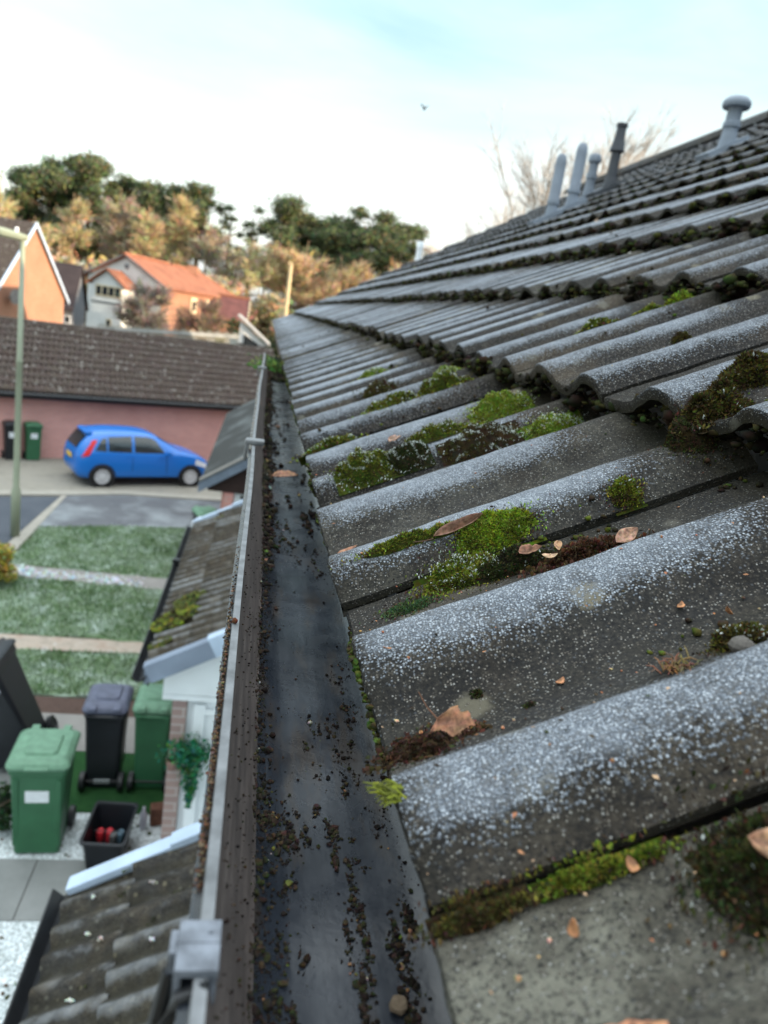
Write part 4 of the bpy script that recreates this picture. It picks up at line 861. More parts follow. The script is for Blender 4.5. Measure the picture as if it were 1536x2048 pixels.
tuft("moss_cushion", porch_pt(-0.33, 9.0), 0.07, 40, [(0.22, 0.19, 0.04), (0.15, 0.14, 0.04)], "ochre moss tuft near the far verge of the middle porch", 6)
for i, (x_, y_, s_) in enumerate([(-0.36, 2.88, .03), (-0.31, 2.72, .035), (-0.44, 2.45, .03), (-0.20, 2.62, .03), (-0.28, 2.42, .025), (-0.52, 2.93, .03), (-0.12, 2.72, .035)]):
    tuft("moss_cushion", porch_pt(x_, y_, .03), s_, 26, [(0.03, 0.035, 0.015), (0.06, 0.07, 0.02), (0.02, 0.02, 0.012)], ["dark moss lump under the yellow cushion on the lowest porch", "dark moss spot mid-slope on the lowest porch, near its top verge", "olive moss spot low on the lowest porch beside its black gutter", "round dark moss spot near the gutter clip on the lowest porch", "black moss dot with a pale rim in the middle of the lowest porch", "small moss patch at the top left corner of the lowest porch", "moss along a tile joint high on the lowest porch"][i], 10 + i)
for i, (x_, y_, l_) in enumerate([(-0.50, 2.90, "white dropping at the top left of the lowest porch roof"), (-0.41, 2.62, "pale pinkish leaf scrap mid-slope on the lowest porch roof"), (-0.19, 2.50, "bright white dropping beside the gutter clip on the lowest porch roof"), (-0.47, 2.36, "white streak low on the lowest porch roof"), (-0.23, 2.83, "pale scrap near the lip on the lowest porch roof"), (-0.48, 2.68, "small white chip by the black gutter of the lowest porch")]):
    mb = MB(); r = random.Random(80 + i); p = porch_pt(x_, y_, .062)
    for _ in range(7): lump(mb, p + Vector((r.gauss(0, .007), r.gauss(0, .004), 0)), r.uniform(.004, .008), (0.6, 0.62, 0.6) if 'white' in l_ else (0.45, 0.38, 0.36), r)
    tag(mb.build("roof_speck", M_CRUMB, None, loc=p), l_, "dropping", "pale specks on the lowest porch roof")
# farther lean-to with a smooth dark roof and a brown boarded gable
pc = thing("outbuilding", (0, 15, 0), "lean-to with a smooth dark grey roof, brown boarded gable and white door", "lean-to")
PC = math.tan(R(34)); xe, ye0, ye1, ze = -0.755, 11.43, 19.07, 2.35
M_FELT = ground_mat("frosty_felt_roof", [(0.022, 0.024, 0.024), (0.042, 0.044, 0.043), (0.03, 0.032, 0.03)], 2.5, 0.85, 0.3, 30, (1.2, 0.5, 0.15))
mb = MB(); xr = 1.6; mb.prism([(xe, ye0, ze), (xr, ye0, ze + (xr - xe) * PC), (xr, ye0, ze + (xr - xe) * PC + 0.05), (xe, ye0, ze + 0.05)], (0, ye1 - ye0, 0)); mb.build("roof", M_FELT, pc)
mb = MB()
mb.prism([(xe - .02, ye0 - 0.05, ze - 0.13), (xr, ye0 - 0.05, ze - 0.13 + (xr - xe) * PC), (xr, ye0 - 0.05, ze + 0.03 + (xr - xe) * PC), (xe - .02, ye0 - 0.05, ze + 0.045)], (0, 0.045, 0)); mb.build("bargeboard", M_FASCIA, pc)
mb = MB()
mb.prism([(xe - .02, ye0 - 0.07, ze + 0.05), (xr, ye0 - 0.07, ze + 0.05 + (xr - xe) * PC), (xr, ye0 - 0.07, ze + 0.085 + (xr - xe) * PC), (xe - .02, ye0 - 0.07, ze + 0.085)], (0, 0.12, 0)); mb.build("verge_trim", M_PATH, pc)
mb = MB(); mb.poly([(xe + 0.12, ye0 + 0.05, ze - 0.10), (1.5, ye0 + 0.05, ze - 0.10), (1.5, ye0 + 0.05, ze - 0.12 + (1.5 - xe) * PC), (xe + 0.12, ye0 + 0.05, ze - 0.02)]); mb.build("gable_boards", M_BROWNW, pc)
mb = MB(); mb.box((-0.30, ye0 + 0.16, 1.12), (0.14, 0.2, 2.24)); mb.build("brick_pier", M_BRICK_PINK, pc)
mb = MB(); mb.box((0.36, ye0 + 0.14, 1.12), (1.15, 0.06, 2.24)); dd = mb.build("door", M_WHITE, pc)
mb = MB(); a = Vector((-0.1, ye0 + 0.09, 2.2)); b = Vector((0.12, ye0 + 0.09, 1.75)); mb.tube([a, b], 0.025, 6); mb.build("brace", M_BLACKP, dd)
mb = MB(); mb.box((-0.36, 15.2, 1.15), (0.1, 7.2, 2.3)); mb.build("wall", M_BRICK_PINK, pc)

# hanging plant on the porch pier
hp = thing("hanging_plant", (-0.26, 5.36, 1.45), "trailing green artificial plant hanging on the porch by the brick pier", "hanging plant")
mb = MB(); r = random.Random(91)
for i in range(1500):
    if i < 800: q = Vector((r.gauss(-.02, .085), r.gauss(-.05, .05), r.gauss(1.60, .055)))
    else: s = r.random(); q = Vector((r.gauss(-0.0 + .01 * s, .055 * (1.15 - s)), r.gauss(-.05, .04), 1.6 - s * .48))
    q += Vector((-0.22, 5.40, 0)); n1 = Vector((r.gauss(0, 1), r.gauss(-.6, 1), r.gauss(.4, 1))).normalized(); t1 = n1.cross(Vector((r.gauss(0, 1), r.gauss(0, 1), 1))).normalized(); t2 = n1.cross(t1); s = r.uniform(.012, .026)
    c = tuple(x * r.uniform(.6, 1.4) for x in r.choice([(0.03, 0.17, 0.08), (0.02, 0.12, 0.06), (0.03, 0.20, 0.13), (0.06, 0.17, 0.04)]))
    mb.add([q - t1 * s, q + t2 * s * .55, q + t1 * s, q - t2 * s * .55], [(0, 1, 2, 3)], c)
mb.build("foliage", M_LEAFY, hp)
mb = MB(); rev(mb, (-0.37, 5.33, 1.50), [(0.03, -.04), (0.045, 0.0), (0.05, .05), (0.042, .05), (0.03, .0)]); mb.build("pot", plain("terracotta_pot", (0.22, 0.13, 0.11)), hp)

# ---------------------------------------------------------------- wheelie bins
def rrect(w, d, z, rad, n=4, cx_=0, cy_=0):
    o = []
    for (sx, sy, a0) in ((1, 1, 0), (-1, 1, 90), (-1, -1, 180), (1, -1, 270)):
        for i in range(n + 1):
            q = R(a0 + 90 * i / n); o.append(Vector((cx_ + sx * (w / 2 - rad) + rad * math.cos(q), cy_ + sy * (d / 2 - rad) + rad * math.sin(q), z)))
    return o
M_BING = plain("green_bin_plastic", (0.030, 0.115, 0.055), 0.45, 0.12, 5, spec=0.4); M_BINL = plain("green_lid_frosted", (0.115, 0.225, 0.15), 0.55, 0.2, 14)
M_BINK = plain("black_bin_plastic", (0.010, 0.012, 0.016), 0.4, 0.2, 5, spec=0.4); M_BINKL = plain("grey_lid_frosted", (0.085, 0.095, 0.14), 0.5, 0.25, 14)
M_LABEL = plain("white_label", (0.66, 0.69, 0.72), 0.5, 0.08, 20)
def bin_(loc, rz, body, lid, label, w=0.47, d=0.54, h=1.05, sticker=None, group="wheelie bins", rot=None):
    t = thing("wheelie_bin", loc, label, "wheelie bin", R(rz), group)
    if rot: t.rotation_euler = rot
    mb = MB(); mb.loft([rrect(w * .80, d * .72, 0.02, .04), rrect(w * .82, d * .76, .22, .045), rrect(w * .93, d * .93, h * .80, .05), rrect(w * .95, d * .95, h * .84, .05), rrect(w * 1.0, d * 1.0, h * .85, .05), rrect(w * 1.0, d * 1.0, h * .90, .05)])
    for x in (-.36, .36): mb.box((x * w, -d * .40, h * .45), (.05, .03, h * .7), Matrix.Rotation(R(5.5), 3, 'X'))
    mb.build("body", body, t, world=False, smooth=False, bevel=0.006)
    mb = MB(); H0 = h * .905
    mb.loft([rrect(w * 1.06, d * 1.08, H0, .06), rrect(w * 1.08, d * 1.10, H0 + .03, .06), rrect(w * 1.0, d * 1.02, H0 + .06, .07), rrect(w * .86, d * .86, H0 + .085, .08), rrect(w * .70, d * .66, H0 + .09, .08)])
    mb.loft([rrect(w * .60, d * .62, H0 + .085, .05, cy_=-.02), rrect(w * .54, d * .56, H0 + .112, .05, cy_=-.02)])
    mb.box((-w * .28, d * .5, H0 + .055), (.07, .10, .05)); mb.box((w * .28, d * .5, H0 + .055), (.07, .10, .05)); mb.box((0, -d * .56, H0 + .03), (w * .4, .04, .025))
    ld = mb.build("lid", lid, t, world=False, bevel=0.008)
    mb = MB(); mb.tube([(-w * .42, d * .56, H0 - .02), (w * .42, d * .56, H0 - .02)], .016, 8); mb.box((-w * .36, d * .53, H0 - .03), (.03, .07, .05)); mb.box((w * .36, d * .53, H0 - .03), (.03, .07, .05)); mb.build("handle", body, t, world=False)
    mb = MB(); mb.tube([(-w * .45, d * .38, .10), (w * .45, d * .38, .10)], .011, 8); mb.build("axle", M_BLACKP, t, world=False)
    for sx in (-1, 1):
        mb = MB(); c = Vector((sx * w * .46, d * .38, .10)); mb.loft([[c + Vector((xx * sx, rr2 * math.cos(q), rr2 * math.sin(q))) for q in [2 * math.pi * i / 20 for i in range(20)]] for xx, rr2 in ((-.03, .03), (-.03, .085), (-.022, .10), (.022, .10), (.03, .085), (.03, .055), (.02, .05), (.02, .01))]); mb.build("wheel", M_BLACKP, t, world=False)
    if sticker:
        for (sy, sz, sw, sh) in sticker:
            mb = MB(); front = sy < 0; yy = (-1 if front else 1) * d * (.36 + .12 * (sz / h)) ; mb.box((0, yy - (.004 if front else -.004), sz), (sw, .004, sh), Matrix.Rotation(R(6.5 if front else -6.5), 3, 'X')); mb.build("label_plate", M_LABEL, t, world=False)
    return t
bin_((-1.575, 6.22, 0.004), 3, M_BING, M_BINL, "green wheelie bin with a white label plate, nearest on the white gravel", 0.50, 0.56, 1.06, [(-1, .66, .20, .13)])
bin_((-1.20, 7.18, 0.01), 182, M_BINK, M_BINKL, "black wheelie bin with a bluish grey lid beside the mulch strip", 0.42, 0.50, 1.04, [(1, .10, .16, .05)])
bin_((-0.715, 7.20, 0.01), 180, M_BING, M_BINL, "green wheelie bin standing between the black bin and the brick pier", 0.40, 0.50, 1.06)
bin_((-6.60, 21.30, 0.01), 27, M_BINK, M_BINK, "black wheelie bin with a white sticker against the pink garage wall", 0.40, 0.45, 1.07, [(-1, .70, .18, .2)])
bin_((-6.10, 21.52, 0.01), 27, M_BING, M_BING, "green wheelie bin with a round white sticker against the pink garage wall", 0.42, 0.45, 1.07, [(-1, .70, .18, .18)])
bin_((-0.78, 14.55, 0.01), 20, M_BINK, M_BINL, "pale green lidded bin with a white bag in the gap by the lean-to", 0.46, 0.54, 1.06)
bag = MB(); r = random.Random(5)
rings = []
for i in range(7):
    ph = i / 6; rad = .20 * math.sin(math.pi * (.12 + .8 * ph)) ** .7
    rings.append([Vector((-0.82 + rad * 1.05 * math.cos(q) * (1 + .15 * noise.noise(Vector((math.cos(q), math.sin(q), ph * 2)))), 14.19 + rad * .5 * math.sin(q), 0.72 + ph * .28 + .02 * noise.noise(Vector((q, ph * 3, 1))))) for q in [2 * math.pi * k / 14 for k in range(14)]])
bag.loft(rings); tag(bag.build("white_bag", plain("white_bag_plastic", (0.55, 0.60, 0.68), .4), None, smooth=True, loc=(-0.82, 14.19, 0.72)), "white plastic bag hanging over the front of the pale green lidded bin", "bag")
# big black bin tipped over to the left
tb = bin_((-2.08, 7.40, 0.14), 0, M_BINK, M_BINK, "large black bin tipped over to the left at the frame edge, with white marks", 0.62, 0.62, 1.25, None, "wheelie bins", (0, R(-26), 0))
mb = MB(); mb.box((0.21, -0.352, 1.165), (.10, .006, .07)); mb.build("label_plate", M_LABEL, tb, world=False)
mb = MB(); r = random.Random(4)
for i in range(5): mb.box((0.09 + i * .036, -.305, .90 + r.uniform(-.012, .012)), (.024, .006, .05))
mb.build("lettering", plain("grey_lettering", (0.28, 0.29, 0.33)), tb, world=False)

# black recycling box with cans
bx_ = thing("recycling_box", (-0.935, 6.07, 0.004), "open black recycling box on the gravel with cans inside", "recycling box", R(-3))
def box_sec(w, d, z): return rrect(w, d, z, .04)
mb = MB(); rings = [box_sec(.30, .46, .0), box_sec(.36, .54, .30), box_sec(.40, .60, .31), box_sec(.41, .61, .335), box_sec(.36, .545, .335), box_sec(.345, .53, .30), box_sec(.28, .44, .03)]
mb.loft(rings); mb.box((0, 0.05, .12), (.30, .015, .16)); mb.build("tub", M_BINK, bx_, world=False, bevel=.004)
def can(loc, col, label, lie=False):
    mb = MB(); c = Vector(loc); mb.loft([[c + Vector((r_ * math.cos(q), r_ * math.sin(q), z)) for q in [2 * math.pi * k / 14 for k in range(14)]] for r_, z in ((.028, 0), (.036, .008), (.036, .14), (.029, .155), (.028, .148))])
    tag(mb.build("drink_can", plain("can_paint_%d" % int(col[0] * 100), col, .3, .1, 4, metal=.3), None, smooth=True, loc=loc), label, "drink can", "cans in the recycling box")
can((-1.025, 6.13, .05), (0.55, 0.03, 0.04), "left of the two red cans in the black recycling box"); can((-.945, 6.135, .05), (0.56, 0.035, 0.05), "right of the two red cans in the black recycling box")
can((-.90, 6.09, .05), (0.12, 0.12, 0.12), "dark grey can beside the red cans in the black box"); can((-.84, 6.12, .05), (0.10, 0.17, 0.22), "bluish grey can in the front corner of the black box")
mb = MB(); mb.box((-0.545, 6.50, .11), (.15, .12, .2), Matrix.Rotation(.2, 3, 'Z')); tag(mb.build("brick_block", plain("reddish_brown_block", (0.10, 0.045, 0.03), .9, .3, 20), None, bevel=.01, loc=(-.545, 6.5, .01)), "reddish brown block on the ground beside the brick pier", "block")
mb = MB(); r = random.Random(3); mb.loft([[Vector((-0.675 + .035 * math.cos(q) * s, 6.42 + .035 * math.sin(q) * s, .01 + z)) for q in [2 * math.pi * k / 10 for k in range(10)]] for s, z in ((.8, 0), (1, .03), (1, .16), (.45, .20), (.4, .24))]); tag(mb.build("bottle", plain("frosted_bottle", (0.42, 0.42, 0.48), .3), None, smooth=True, loc=(-.675, 6.42, .01)), "small pale bottle beside the reddish brown block", "bottle")

# yellow shrub at the left edge and dark shrub behind the near bin
def shrub(loc, rx, rz_, n, pal, name, label, seed, s0=.02, s1=.045, cat="shrub"):
    t = thing(name, loc, label, cat); r = random.Random(seed); mb = MB(); c = Vector(loc)
    bl = [(Vector((r.gauss(0, .45) * rx, r.gauss(0, .45) * rx, r.uniform(.25, .8) * rz_)), r.uniform(.3, .5) * rx) for _ in range(14)]
    for _ in range(n):
        b, br = r.choice(bl); d = Vector((r.gauss(0, 1), r.gauss(0, 1), r.gauss(0, 1))).normalized() * br * r.random() ** .35; q = c + b + d
        if q.z < c.z + .02: continue
        n1 = (d.normalized() + Vector((r.gauss(0, .7), r.gauss(0, .7), r.gauss(.3, .7)))).normalized(); t1 = n1.cross(Vector((r.gauss(0, 1), r.gauss(0, 1), 1))).normalized(); t2 = n1.cross(t1); s = r.uniform(s0, s1)
        mb.add([q - t1 * s, q + t2 * s * .6, q + t1 * s, q - t2 * s * .6], [(0, 1, 2, 3)], tuple(x * r.uniform(.6, 1.4) for x in r.choice(pal)))
    mb.build("foliage", M_LEAFY, t)
    mb = MB()
    for _ in range(9): mb.tube([c + Vector((r.gauss(0, .04), r.gauss(0, .04), -0.01)), c + Vector((r.gauss(0, .2) * rx, r.gauss(0, .2) * rx, rz_ * .4)), c + Vector((r.gauss(0, .5) * rx, r.gauss(0, .5) * rx, rz_ * .75))], [.012, .009, .004], 5)
    mb.build("stem", M_BARK, t); return t
shrub((-4.05, 12.2, 0), 0.52, 0.85, 3600, [(0.42, 0.34, 0.06), (0.34, 0.27, 0.05), (0.50, 0.40, 0.10), (0.16, 0.17, 0.04)], "golden_shrub", "rounded golden yellow shrub at the left frame edge by the lawn", 7)
shrub((-2.05, 6.35, 0), 0.26, 0.5, 1200, [(0.02, 0.04, 0.02), (0.03, 0.06, 0.025)], "dark_shrub", "small dark green shrub behind the near green bin at the left edge", 8, .015, .03)

# ---------------------------------------------------------------- blue hatchback on the forecourt
car = thing("parked_car", (0, 0, 0), "bright blue five-door hatchback parked along the pink garage wall", "car", R(27))
M_BLUE = NG("blue_car_paint", 0.28, 0.5); M_BLUE.color((0.0, 0.135, 0.50)); M_BLUE.b.inputs['Coat Weight'].default_value = 0.3; M_BLUE.b.inputs['Coat Roughness'].default_value = 0.08; M_BLUE = M_BLUE.m
M_TYRE = plain("tyre_rubber", (0.015, 0.015, 0.016), .85); M_RIM = plain("alloy_rim", (0.60, 0.61, 0.63), .35, .1, 5, metal=.15); M_TRIM = plain("black_trim", (0.018, 0.018, 0.02), .6)
M_CGLASS = plain("car_glass", (0.022, 0.030, 0.034), .05, .3, 2, spec=.9); M_TAIL = plain("red_lens", (0.55, 0.02, 0.025), .25, .1, 3); M_HEAD = plain("headlamp_lens", (0.5, 0.52, 0.55), .15, .1, 3); M_YPL = plain("yellow_plate", (0.65, 0.42, 0.03), .5)
# x forward from the rear axle, y left, z up;  station: x, floor z, belt z, top z, half width low, half width belt, half width top
ST = [(-0.66, .42, .80, .84, .60, .58, .40), (-0.62, .30, .84, .98, .72, .70, .52), (-0.52, .24, .90, 1.16, .80, .79, .56), (-0.34, .22, .95, 1.36, .83, .82, .58), (-0.14, .22, .96, 1.445, .84, .83, .60), (0.25, .22, .955, 1.485, .84, .83, .61), (0.75, .22, .94, 1.49, .84, .835, .61), (1.2, .22, .93, 1.475, .84, .835, .60), (1.5, .22, .925, 1.42, .84, .83, .58), (1.85, .22, .925, 1.23, .84, .82, .60), (2.2, .22, .93, 1.02, .84, .81, .66), (2.45, .22, .90, .955, .83, .79, .62), (2.75, .24, .83, .885, .81, .75, .58), (3.0, .28, .72, .79, .75, .68, .52), (3.16, .34, .60, .64, .62, .55, .42), (3.22, .42, .55, .56, .48, .45, .36)]
def csec(s):
    x, zf, zb, zt, wl, wb, wt = s
    half = [(wl * .86, zf), (wl * .97, zf + .05), (wl, zf + .18), (wl * 1.005, zf + (zb - zf) * .6), (wb, zb - .03), (wb * .985, zb), (wb * .5 + wt * .5 + .02, zb + (zt - zb) * .5), (wt + .03, zt - (zt - zb) * .14), (wt * .88, zt - .012), (wt * .45, zt), ]
    return [Vector((x, -y, z)) for y, z in half] + [Vector((x, y, z)) for y, z in half[::-1]]
mb = MB(); mb.loft([csec(s) for s in ST]); body = mb.build("body", M_BLUE, car, world=False, smooth=True)
try: body.data.set_sharp_from_angle(angle=R(40))
except Exception: pass
def interp(x):
    for a, b in zip(ST, ST[1:]):
        if a[0] <= x <= b[0]:
            f = (x - a[0]) / (b[0] - a[0]); return tuple(p + (q - p) * f for p, q in zip(a, b))
    return ST[-1]
def side_pt(x, z, sgn, out=.006):
    s = interp(x); pts = [p for p in csec(s)[:10]]
    for p, q in zip(pts, pts[1:]):
        if min(p.z, q.z) <= z <= max(p.z, q.z) and abs(q.z - p.z) > 1e-6:
            f = (z - p.z) / (q.z - p.z); y = p.y + (q.y - p.y) * f; return Vector((x, sgn * (abs(y) + out), z + out * .3))
    return Vector((x, sgn * (abs(pts[-1].y)), z))
def side_panel(name, outline, m, sgn, out=.006, parent=car):
    # subdivide so the panel follows the curved side
    mb = MB(); xs = sorted(set([o[0] for o in outline])); lo, hi = min(xs), max(xs); n = 10; rows = []
    def span(x):
        zs = []
        for (x1, z1), (x2, z2) in zip(outline, outline[1:] + outline[:1]):
            if min(x1, x2) - 1e-6 <= x <= max(x1, x2) + 1e-6:
                if abs(x2 - x1) < 1e-6: zs += [z1, z2]
                else: zs.append(z1 + (z2 - z1) * (x - x1) / (x2 - x1))
        return min(zs), max(zs)
    for i in range(n + 1):
        x = lo + (hi - lo) * i / n; a, b = span(x); rows.append([side_pt(x, a + (b - a) * j / 4, sgn, out) for j in range(5)])
    vs_ = [p for rw in rows for p in rw]; fs = []
    for i in range(n):
        for j in range(4): fs.append((i * 5 + j, i * 5 + j + 1, (i + 1) * 5 + j + 1, (i + 1) * 5 + j))
    mb.add(vs_, fs); return mb.build(name, m, parent, world=False, smooth=True)
for sg in (-1, 1):
    side_panel("window", [(-.20, 1.00), (.10, .985), (.10, 1.34), (-.02, 1.30)], M_CGLASS, sg)
    side_panel("window", [(.15, .985), (.78, .97), (.78, 1.40), (.15, 1.36)], M_CGLASS, sg)
    side_panel("window", [(.86, .97), (1.72, .965), (1.45, 1.32), (1.25, 1.39), (.86, 1.40)], M_CGLASS, sg)
    side_panel("door_seam", [(.80, .32), (.815, .32), (.815, .96), (.80, .96)], M_TRIM, sg, .003); side_panel("door_seam", [(1.78, .36), (1.795, .36), (1.765, .93), (1.75, .93)], M_TRIM, sg, .003)
    side_panel("sill_trim", [(.38, .225), (2.12, .225), (2.12, .285), (.38, .285)], M_TRIM, sg, .008)
    side_panel("tail_light", [(-.56, .82), (-.36, .86), (-.13, 1.28), (-.26, 1.26)], M_TAIL, sg, .01)
    side_panel("headlight", [(2.62, .66), (3.05, .52), (3.02, .66), (2.66, .80)], M_HEAD, sg, .012)
    side_panel("door_handle", [(.62, .83), (.76, .83), (.76, .86), (.62, .86)], M_BLUE, sg, .02); side_panel("door_handle", [(1.52, .83), (1.67, .83), (1.67, .86), (1.52, .86)], M_BLUE, sg, .02)
    mb = MB(); mb.box((1.80, sg * .93, 1.0), (.12, .16, .12)); mb.build("wing_mirror", M_BLUE, car, world=False, bevel=.03)
    for ax_ in (0.0, 2.49):
        mb = MB(); c = Vector((ax_, sg * .79, .30)); mb.loft([[c + Vector((rr2 * math.cos(q), yy * sg, rr2 * math.sin(q))) for q in [2 * math.pi * i / 28 for i in range(28)]] for yy, rr2 in ((-.06, .345), (.064, .355), (.066, .35), (.066, .31))], False); mb.build("wheel_arch", M_TRIM, car, world=False)
        w = bpy.data.objects.new("wheel", None); COL.objects.link(w); w.parent = car
        mb = MB(); mb.loft([[c + Vector((rr2 * math.cos(q), yy * sg, rr2 * math.sin(q))) for q in [2 * math.pi * i / 28 for i in range(28)]] for yy, rr2 in ((-.10, .19), (-.10, .27), (-.07, .30), (.06, .30), (.085, .285), (.085, .20), (.05, .195), (.05, .02))]); mb.build("tyre", M_TYRE, w, world=False, smooth=False)
        mb = MB()
        for k in range(7):
            q = 2 * math.pi * k / 7; d = Vector((math.cos(q), 0, math.sin(q))); s_ = Vector((-math.sin(q), 0, math.cos(q)))
            mb.prism([c + d * .04 - s_ * .03 + Vector((0, .062 * sg, 0)), c + d * .20 - s_ * .022 + Vector((0, .075 * sg, 0)), c + d * .20 + s_ * .022 + Vector((0, .075 * sg, 0)), c + d * .04 + s_ * .03 + Vector((0, .062 * sg, 0))], (0, .012 * sg, 0))
        mb.loft([[c + Vector((rr2 * math.cos(q), yy * sg, rr2 * math.sin(q))) for q in [2 * math.pi * i / 24 for i in range(24)]] for yy, rr2 in ((.06, .185), (.088, .19), (.088, .205), (.06, .205))]); mb.loft([[c + Vector((rr2 * math.cos(q), yy * sg, rr2 * math.sin(q))) for q in [2 * math.pi * i / 16 for i in range(16)]] for yy, rr2 in ((.05, .05), (.085, .045), (.085, .01))]); mb.build("rim", M_RIM, w, world=False)
mb = MB()                                # rear window, windscreen, bumper strip, plate
mb.quad((-.625, -.47, 1.03), (-.625, .47, 1.03), (-.385, .47, 1.365), (-.385, -.47, 1.365)); mb.build("rear_window", M_CGLASS, car, world=False)
mb = MB(); mb.quad((1.545, -.52, 1.415), (1.545, .52, 1.415), (2.12, .60, 1.085), (2.12, -.60, 1.085)); mb.build("windscreen", M_CGLASS, car, world=False)
mb = MB(); mb.box((-.672, 0, .74), (.015, .52, .11)); mb.build("number_plate", M_YPL, car, world=False)
mb = MB(); mb.box((-.645, 0, .50), (.05, 1.2, .16)); mb.build("bumper", M_BLUE, car, world=False, bevel=.03)
mb = MB(); mb.box((-.30, 0, 1.425), (.18, 1.0, .025), Matrix.Rotation(R(-8), 3, 'Y')); mb.build("spoiler", M_BLUE, car, world=False, bevel=.01)
car.scale = (0.955, 0.955, 0.955)
ca, sa = math.cos(R(27)), math.sin(R(27))
car.location = Vector((-3.76, 19.31, 0.008)) + Vector((-sa, ca, 0)) * 0.80

# ---------------------------------------------------------------- garage block
gb = thing("garage_block", tuple(gp(3, 2)), "long low pink brick garage block with a brown tiled roof speckled with pale spots", "garage")
mb = MB(); mb.prism([gp(-2.6, 0), gp(9.5, 0), gp(9.5, 6), gp(-2.6, 6)], (0, 0, 1.86)); 
mb.add([gp(-1.0, 0, 1.86), gp(-1.0, 6, 1.86), gp(-1.0, 3, 3.45)], [(0, 1, 2)]); mb.add([gp(9.5, 0, 1.86), gp(9.5, 6, 1.86), gp(9.5, 3, 3.45)], [(0, 2, 1)])
mb.build("wall", M_BRICK_PINK, gb)
gpitch = math.atan2(3.62 - 1.93, 3.3); upg = P27 * math.cos(gpitch) + Vector((0, 0, math.sin(gpitch)))
profiled_roof("tiled_roof", gp(-1.15, -.3, 1.93), D27, upg, 10.6, 3.3 / math.cos(gpitch), M_GARAGE, gb, 5, amp=.034, step=.018, res=6, frost=.12, tone=.16, dirt_shade=.35)
mb = MB(); mb.quad(gp(-1.15, 3, 3.62), gp(9.5, 3, 3.62), gp(9.5, 6.3, 1.9), gp(-1.15, 6.3, 1.9), (0, .3, .2)); mb.build("rear_roof_slope", M_GARAGE, gb)
mb = MB()
for i in range(24):
    a0, a1 = -1.15 + i * .444, -1.15 + i * .444 + .44
    mb.loft([[gp(a, 3 + .12 * math.cos(q), 3.58 + .10 * math.sin(q)) for q in [math.pi * k / 6 for k in range(7)]] for a in (a0, a1)], False, (.15, .2, .2), closed=False)
mb.build("ridge_tile_row", M_GARAGE, gb, smooth=True)
mb = MB(); mb.prism([gp(-1.2, -.30, 1.74), gp(9.5, -.30, 1.74), gp(9.5, -.30, 1.93), gp(-1.2, -.30, 1.93)], P27 * .03); mb.prism([gp(-1.2, -.27, 1.75), gp(9.5, -.27, 1.75), gp(9.5, -.02, 1.75), gp(-1.2, -.02, 1.75)], (0, 0, .012)); mb.tube([gp(-1.2, -.36, 1.86), gp(9.5, -.36, 1.86)], .055, 8); mb.build("fascia", M_BLACKP, gb)
mb = MB(); mb.loft([[gp(-1.15, -.32, 1.90) + q for q in (D27 * -.06, D27 * .06, D27 * .06 + Vector((0, 0, .12)), D27 * -.06 + Vector((0, 0, .12)))], [gp(-1.15, 3, 3.60) + q for q in (D27 * -.06, D27 * .06, D27 * .06 + Vector((0, 0, .12)), D27 * -.06 + Vector((0, 0, .12)))]]); mb.build("verge_trim", M_PATH, gb)

# ---------------------------------------------------------------- street lamps
M_LAMP = plain("pale_green_lamp_paint", (0.27, 0.305, 0.225), .5, .08, 2); M_CONC = plain("concrete_post", (0.50, 0.40, 0.24), .9, .12, 3)
sl_ = thing("street_lamp", (-4.49, 14.86, 0), "pale green street lamp post standing at the edge of the lawn by the road", "street lamp")
mb = MB(); rev(mb, (-4.49, 14.86, 0), [(.088, 0), (.088, .95), (.060, 1.02), (.056, 3.45), (.060, 3.46), (.060, 3.50), (.050, 3.52), (.042, 5.72)], 14); mb.build("post", M_LAMP, sl_, smooth=True)
mb = MB(); a = Vector((-4.46, 14.86, 5.72)); d = Vector((-1, -.05, 0)); mb.loft([[a + d * s + Vector((0, y * w, z * hh_ + dz)) for y, z in ((-1, -.6), (-.6, -1), (.6, -1), (1, -.6), (1, .2), (.5, .8), (-.5, .8), (-1, .2))] for s, w, hh_, dz in ((-.05, .05, .05, 0), (.08, .085, .075, .01), (.35, .12, .09, .04), (.8, .13, .09, .06), (1.0, .07, .05, .06))]); mb.build("lantern", M_LAMP, sl_)
mb = MB(); rev(mb, (-4.60, 14.87, 5.80), [(.035, 0), (.035, .05), (.02, .075)], 10); mb.build("photocell", M_WHITE, sl_)
y2 = thing("lamp_post", (0.97, 42, 0), "sunlit yellowish concrete lamp post far behind the gutter end", "lamp post")
mb = MB(); rev(mb, (0.97, 42, 0), [(.12, 0), (.115, 3), (.095, 7.55), (.05, 7.6)], 10); mb.build("post", M_CONC, y2, smooth=True)
mb = MB(); mb.box((.93, 42, 7.62), (.25, .22, .12)); mb.build("lantern", M_CONC, y2)

# ---------------------------------------------------------------- orange brick house on the left
bh = thing("brick_house", (-14, 36, 0), "sunlit orange brick house showing its gable end at the left edge", "house")
AP = Vector((-10.44, 36, 0)); W_ = Vector((.208, .978, 0)); B_ = Vector((-.978, .208, 0))
def bp(w, b, z): return AP + W_ * w + B_ * b + Vector((0, 0, z))
mb = MB(); mb.poly([bp(-3, 0, 0), bp(3, 0, 0), bp(3, 0, 4.0), bp(0, 0, 7.0), bp(-3, 0, 4.0)]); mb.poly([bp(-3, 11, 0), bp(-3, 11, 4), bp(0, 11, 7), bp(3, 11, 4), bp(3, 11, 0)]); mb.quad(bp(3, 0, 0), bp(3, 11, 0), bp(3, 11, 4), bp(3, 0, 4)); mb.quad(bp(-3, 11, 0), bp(-3, 0, 0), bp(-3, 0, 4), bp(-3, 11, 4)); mb.build("wall", M_BRICK_ORANGE, bh)
mb = MB()
